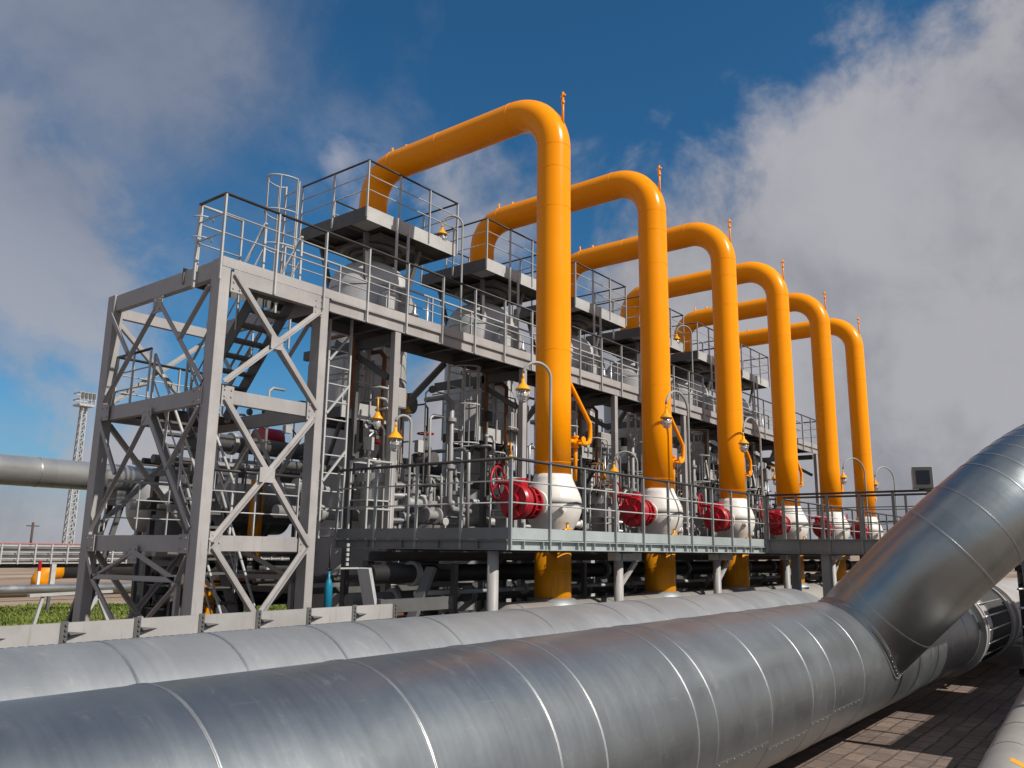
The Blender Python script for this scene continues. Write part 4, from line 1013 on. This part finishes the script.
# dark stand on the pavement at the right
t = thing('pipe_stand', 'tall black steel stand beside the pipeline at the right edge', 'stand', (21.9, 3.0, GR))
b = MB(); b.bar((21.9, 2.72, GR), (22.0, 2.72, -.2), .16, .2); b.bar((21.7, 2.74, -.25), (22.2, 2.74, -.15), .14); b.bar((21.2, 2.8, GR + .1), (23.4, 2.5, GR + .1), .12, .12)
b.lathe((21.9, 2.60, -.6), (0, 0, 1), [(0, .2), (.3, .2), (.36, .08)], 14); b.build('post', M['black'], t)
b = MB()
for z in (-.7, -1.1, -1.5, -1.9): b.tube((21.95, 2.62, z), (21.4, 2.75, z), .025, 8)
b.tube((21.75, 2.6, GR), (21.85, 2.6, -.3), .02, 8); b.build('strap', M['steel'], t)
for (x, y, z, h) in ((26, 2.2, GR, 1.9), (28.5, 1.9, GR, 1.7)):
    t = thing('tank', '%s pale tank low at the right edge behind the black stand' % ('nearer' if x < 27 else 'farther'), 'tank', (x, y, z))
    b = MB().lathe((x, y, z), (0, 0, 1), [(0, .5), (h, .5), (h + .12, .35), (h + .16, .1)], 28); b.build('shell', M['vessel'], t)
    b = MB().tube((x, y - .1, z + h), (x, y - .1, z + h + .4), .05, 10); b.build('nozzle', M['rust'], t)

# unseen overhead rack added right of the view to cast shade on the paving
t = thing('overhead_shadow_rack', 'unseen overhead rack added beyond the right edge, shading the brick paving', 'rack', (18, -1.5, GR))
for (y, r0_) in ((-1.55, .24),): MB().tube((12.6, y, 1.5), (32, y, 1.5), r0_, 32).build('pipe', M['header'], t)
for (x0, x1) in ((15.6, 18.3), (19.2, 32)): MB().box(x0, x1, -1.3, .35, 1.38, 1.44).build('floor_plate', M['greydk'], t)
b = MB()
for y in (-.95, .2): b.bar((12.5, y, 1.3), (32, y, 1.3), .07, .1)
for x in (13.6, 14.8): b.bar((x, -1.3, 1.28), (x, .3, 1.28), .07, .07)
for x in (12.6, 15.5, 19.5, 26): b.bar((x, -1.9, 1.1), (x, .3, 1.1), .12, .15); b.bar((x, -1.9, GR), (x, -1.9, 1.03), .14); b.bar((x, -.1, GR), (x, -.1, 1.03), .14)
b.build('frame', M['greydk'], t)

# ------------------------------------------------------------------ left distance
t = thing('elevated_pipeline', 'bright silver elevated pipeline crossing behind the stair tower at the left', 'pipeline', (0, 18, GR))
MB().path([(-40, 18, 1.44), (-20, 18, 1.44), (0, 18, 1.44), (12.2, 18, 1.44)], .30, 48).build('pipe', M['clad3'], t)
rings_on([((x, 18, 1.44), (1, 0, 0)) for x in (-10, -4, 2.5, 5.6, 7.2, 8.8, 10.4)], .30, SEAM, t)
for x in (8.8,):
    b = MB(); b.box(x - .1, x + 1.0, 17.6, 18.4, .85, 1.15)
    for s in (-1, 1): b.bar((x + .1, 18 + s * .25, .85), (x - .7, 18 + s * .3, GR), .08, .1); b.bar((x + .8, 18 + s * .25, .85), (x + .9, 18 + s * .3, GR), .1)
    b.build('trestle', M['greydk'], t)
for x in (-6, -16): b = MB(); b.bar((x, 18, GR), (x, 18, 1.15), .14); b.build('trestle', M['greydk'], t)

t = thing('floodlight_mast', 'distant slender lattice mast with a square service platform on top', 'mast', (39.9, 90, GR))
b = MB(); w0, w1 = .42, .24; H = 17.3 - 2.5
def mp(k, z): 
    f = (z - GR) / (14.5 - GR); w = w0 + (w1 - w0) * f; sx_, sy_ = ((-1, -1), (1, -1), (1, 1), (-1, 1))[k % 4]; return V((39.9 + sx_ * w, 90 + sy_ * w, z))
zs = [GR + 17.0 * k / 20 for k in range(21)]
for k in range(4): b.bar(mp(k, GR), mp(k, 14.5), .10)
for j in range(20):
    for k in range(4):
        b.bar(mp(k, zs[j]), mp(k + 1, zs[j + 1]), .07); b.bar(mp(k, zs[j + 1]), mp(k + 1, zs[j + 1]), .07)
b.build('lattice', M['lrail'], t)
b = MB(); b.box(39.1, 40.7, 89.2, 90.8, 14.5, 14.7)
for z in (15.2, 15.9): 
    for (a, c) in (((39.1, 89.2), (40.7, 89.2)), ((40.7, 89.2), (40.7, 90.8)), ((39.1, 89.2), (39.1, 90.8)), ((39.1, 90.8), (40.7, 90.8))): b.bar((*a, z), (*c, z), .12)
for k in range(5): b.bar((39.1 + .4 * k, 89.2, 14.6), (39.1 + .4 * k, 89.2, 15.9), .07)
b.build('top_platform', M['lrail'], t)
b = MB()
for k in range(4): b.box(39.15 + .4 * k, 39.42 + .4 * k, 89.0, 89.2, 15.3, 15.9)
b.build('floodlight', M['greydk'], t)

t = thing('pipe_bridge', 'long distant pipe bridge with many thin pipes behind the yard at the left', 'pipe rack', (10, 46, GR))
b = MB()
for z in (-.08, -.4, -.72, -.95): b.box(-70, 70, 45.95, 46.05, z - .03, z + .03)
x = -70
while x < 70: b.bar((x, 45.9, -1.0), (x, 45.9, .0), .07); x += .8
b.build('frame', M['lrail'], t)
b = MB()
for k, z in enumerate((-.20, -.32, -.52, -.62, -.82)): b.tube((-70, 46.3, z), (70, 46.3, z), .07, 8)
b.build('pipe', M['steel'], t)
b = MB(); b.tube((-70, 46.1, .02), (70, 46.1, .02), .04, 8); b.build('top_pipe', M['pinkred'], t)
b = MB().box(-70, 70, 46.6, 48.5, -1.2, -.15); b.build('cable_bundle', M['dark'], t)
x = -66
while x < 70: MB().bar((x, 46, GR), (x, 46, -1.0), .22).build('support_post', M['lrail'], t); x += 6.6
for (lb, y, z, rad, mt) in (('silver ground pipe on low stands in the yard at the left', 34, -1.66, .16, 'steel'), ('brown ground pipe lying in the yard behind the silver one', 41, -2.2, .15, 'brown')):
    t = thing('ground_pipe', lb, 'pipe', (10, y, GR)); MB().path([(-40, y, z), (0, y, z), (40, y, z)], rad, 16).build('pipe', M[mt], t)
    for x in (-20, -8, 4, 14.6, 20, 30): MB().bar((x, y, GR), (x, y, z - rad * .8), .1).build('stand', M['greydk'], t)
t = thing('pipe_elbow', 'orange pipe elbow under the distant pipe bridge at the left', 'pipe', (23.5, 54, GR))
MB().path([(22.6, 54, -2.5), (22.6, 54, -2.1), (22.75, 54, -1.8), (23.1, 54, -1.6), (23.7, 54, -1.55)], .52, 24).build('pipe', M['yellowb'], t)
MB().tube((23.7, 54, -1.55), (60, 54, -1.5), .5, 20).build('tail_pipe', M['dark'], t)
t = thing('marker_post', 'thin red and white marker post in the yard at the left', 'post', (18.7, 44, GR))
MB().bar((18.3, 44, GR), (18.3, 44, -1.3), .12).build('post', M['white'], t); MB().bar((18.3, 44, -1.3), (18.3, 44, -.8), .12).build('top_band', M['red'], t)
t = thing('pipe_stand', 'small white trestle table in the grass behind the stair tower', 'stand', (12.3, 26, GR))
b = MB(); b.bar((10.6, 26, -1.45), (13.0, 26, -1.4), .2, .08); b.bar((11.0, 26, -1.5), (10.8, 26, GR), .08); b.bar((12.6, 26, -1.5), (12.0, 26, GR), .12); b.bar((12.6, 26, -1.5), (13.1, 26, GR), .12); b.build('frame', M['lrail'], t)
for (x, y, h, lb) in ((32.0, 150, 4.0, 'thin dark pole far off at the left edge'), (60.5, 150, 3.6, 'thin dark pole far off left of the lattice mast'), (78, 150, 2.0, 'thin dark pole far off right of the lattice mast')):
    t = thing('utility_pole', lb, 'pole', (x, y, GR)); MB().tube((x, y, GR), (x, y, h), .2, 8).build('pole', M['brown'], t)
    b = MB(); b.bar((x - 1, y, h - .6), (x + 1, y, h - .6), .15); b.build('cross_arm', M['dark'], t)
t = thing('distant_building', 'small white building far off at the left edge of the view', 'building', (39, 200, GR))
b = MB(); b.box(36, 42.6, 200, 206, GR, 6.5); b.build('wall', M['white'], t)
b = MB(); b.box(35.7, 42.9, 199.7, 206.3, 6.5, 6.9); b.build('roof', M['greydk'], t)

# ------------------------------------------------------------------ sun, sky, camera
SUN = V((.06, -.72, .66)).normalized()
sl = bpy.data.lights.new('sun', 'SUN'); sl.energy = 4.7; sl.angle = math.radians(.53); sl.color = (1, .95, .87)
so = bpy.data.objects.new('sun', sl); COL.objects.link(so); so.rotation_euler = SUN.to_track_quat('Z', 'Y').to_euler(); so.location = (0, -20, 30)
def azel(az, el):
    a, e = math.radians(az), math.radians(el); return (math.cos(e) * math.cos(a), math.cos(e) * math.sin(a), math.sin(e))
w = NT('World', True)
tc = w.n('ShaderNodeTexCoord').outputs['Generated']
dirn = w.n('ShaderNodeVectorMath', {0: tc}, operation='NORMALIZE').outputs[0]
sky = w.n('ShaderNodeTexSky', sky_type='NISHITA', sun_disc=False, sun_elevation=math.asin(SUN.z), sun_rotation=math.atan2(SUN.x, SUN.y), air_density=1.0, dust_density=.6, ozone_density=2.0, altitude=100)
skc = w.n('ShaderNodeVectorMath', {0: sky.outputs[0], 1: (.025, .066, .087)}, operation='MULTIPLY').outputs[0]
sz = w.n('ShaderNodeSeparateXYZ', {0: dirn}).outputs
skc = w.mix(w.ramp(sz[2], .24, .0, 0, .55), skc, (.30, .37, .50))
zz = w.math('ADD', w.math('MAXIMUM', sz[2], 0), .22)
pv = w.n('ShaderNodeCombineXYZ', {0: w.math('DIVIDE', sz[0], zz), 1: w.math('DIVIDE', sz[1], zz), 2: 0.0}).outputs[0]
n1 = w.noise(dirn, 2.6, 9, .56, .25)
n2 = w.noise(w.n('ShaderNodeVectorMath', {0: dirn, 1: (3.1, 1.7, 5.2)}, operation='ADD').outputs[0], 7.5, 8, .6, .3)
n3 = w.noise(w.n('ShaderNodeMapping', {'Vector': dirn, 'Scale': (1.5, 1.5, 7)}).outputs[0], 2.2, 8, .55, .3)
wob = w.math('ADD', w.math('MULTIPLY', w.math('SUBTRACT', n1, .5), .55), w.math('MULTIPLY', w.math('SUBTRACT', n2, .5), .34))
def dot(v): return w.n('ShaderNodeVectorMath', {0: dirn, 1: v}, operation='DOT_PRODUCT').outputs['Value']
def blob(az, el, r0, r1, amt=1.0, wb=1.0):
    d = w.math('ADD', w.math('ARCCOSINE', dot(azel(az, el))), w.math('MULTIPLY', wob, -wb))
    return w.math('MULTIPLY', w.ramp(d, math.radians(r1), math.radians(r0), 0, 1), amt)
# great bank on the right: everything beyond a great circle through two sky points
pa, pb = V(azel(7.0, 32.5)), V(azel(41, 17.0)); nrm = pb.cross(pa).normalized()
if nrm.dot(V(azel(10, 10))) < 0: nrm = -nrm
bank = w.ramp(w.math('ADD', dot(tuple(nrm)), wob), -.06, .06)
masks = [bank, blob(65, 32, 3, 21, .78), blob(71, 20, 3, 12, .85), blob(51.2, 25.6, .6, 4.2, .9, .45), blob(49.0, 24.0, .2, 3.2, .8, .45), blob(39, 22.6, .5, 8, .7), blob(58, 24, 0, 9, .45), blob(70, 12.2, .5, 5, .6), blob(64, 5, 1, 5, .0)]
low = w.math('MULTIPLY', w.ramp(sz[2], .16, .0, 0, 1), w.ramp(n3, .40, .60, 0, .95))
masks.append(low)
rest = w.math('MULTIPLY', w.ramp(dot(azel(38, 15)), .75, .35, 0, 1), w.ramp(n1, .40, .52, 0, .95))   # broken cloud outside the view
masks.append(rest)
mk = masks[0]
for q in masks[1:]: mk = w.math('MAXIMUM', mk, q)
# cloud colours
br_ = w.math('ADD', w.math('MULTIPLY', n1, .6), w.math('MULTIPLY', n2, .4))
cl = w.mix(w.ramp(br_, .36, .58), (.235, .243, .275), (.41, .41, .445))
lefty = w.ramp(w.math('ARCCOSINE', dot(azel(65, 30))), math.radians(20), math.radians(6), 0, .6)
cl = w.mix(lefty, cl, (.18, .215, .30))
brt = w.ramp(w.math('ARCCOSINE', dot(azel(15, 25.5))), math.radians(14), math.radians(2), 0, .55)
cl = w.mix(brt, cl, (.43, .43, .475))
puff = w.ramp(w.math('ARCCOSINE', dot(azel(51.3, 25.2))), math.radians(5), math.radians(2), 0, .7)
cl = w.mix(puff, cl, (.42, .43, .51))
c = w.mix(mk, skc, cl)
c10 = w.n('ShaderNodeVectorMath', {0: c, 'Scale': 10.0}, operation='SCALE').outputs[0]
bg = w.n('ShaderNodeBackground', {'Color': c10, 'Strength': .1})
w.n('ShaderNodeOutputWorld', {'Surface': bg.outputs[0]})

cd = bpy.data.cameras.new('camera'); cam = bpy.data.objects.new('camera', cd); COL.objects.link(cam); scene.camera = cam
f, pitch, ya, ro = 823.215, .199179106, .668732763, .0125345725
cd.sensor_width = 36; cd.sensor_fit = 'HORIZONTAL'; cd.lens = 36 * f / 1024; cd.clip_end = 6000; cd.clip_start = .05
F = V((math.cos(ya), math.sin(ya), 0)); Rt = V((math.sin(ya), -math.cos(ya), 0)); U = V((0, 0, 1))
fw = F * math.cos(pitch) + U * math.sin(pitch); up = -F * math.sin(pitch) + U * math.cos(pitch)
r_ = Rt * math.cos(ro) + up * math.sin(ro); u_ = -Rt * math.sin(ro) + up * math.cos(ro)
cam.matrix_world = Matrix(((r_.x, u_.x, -fw.x, 0), (r_.y, u_.y, -fw.y, 0), (r_.z, u_.z, -fw.z, ZG), (0, 0, 0, 1)))
scene.view_settings.view_transform = 'Standard'; scene.view_settings.look = 'None'; scene.view_settings.exposure = 0
scene.render.engine = 'CYCLES'; scene.cycles.use_denoising = True
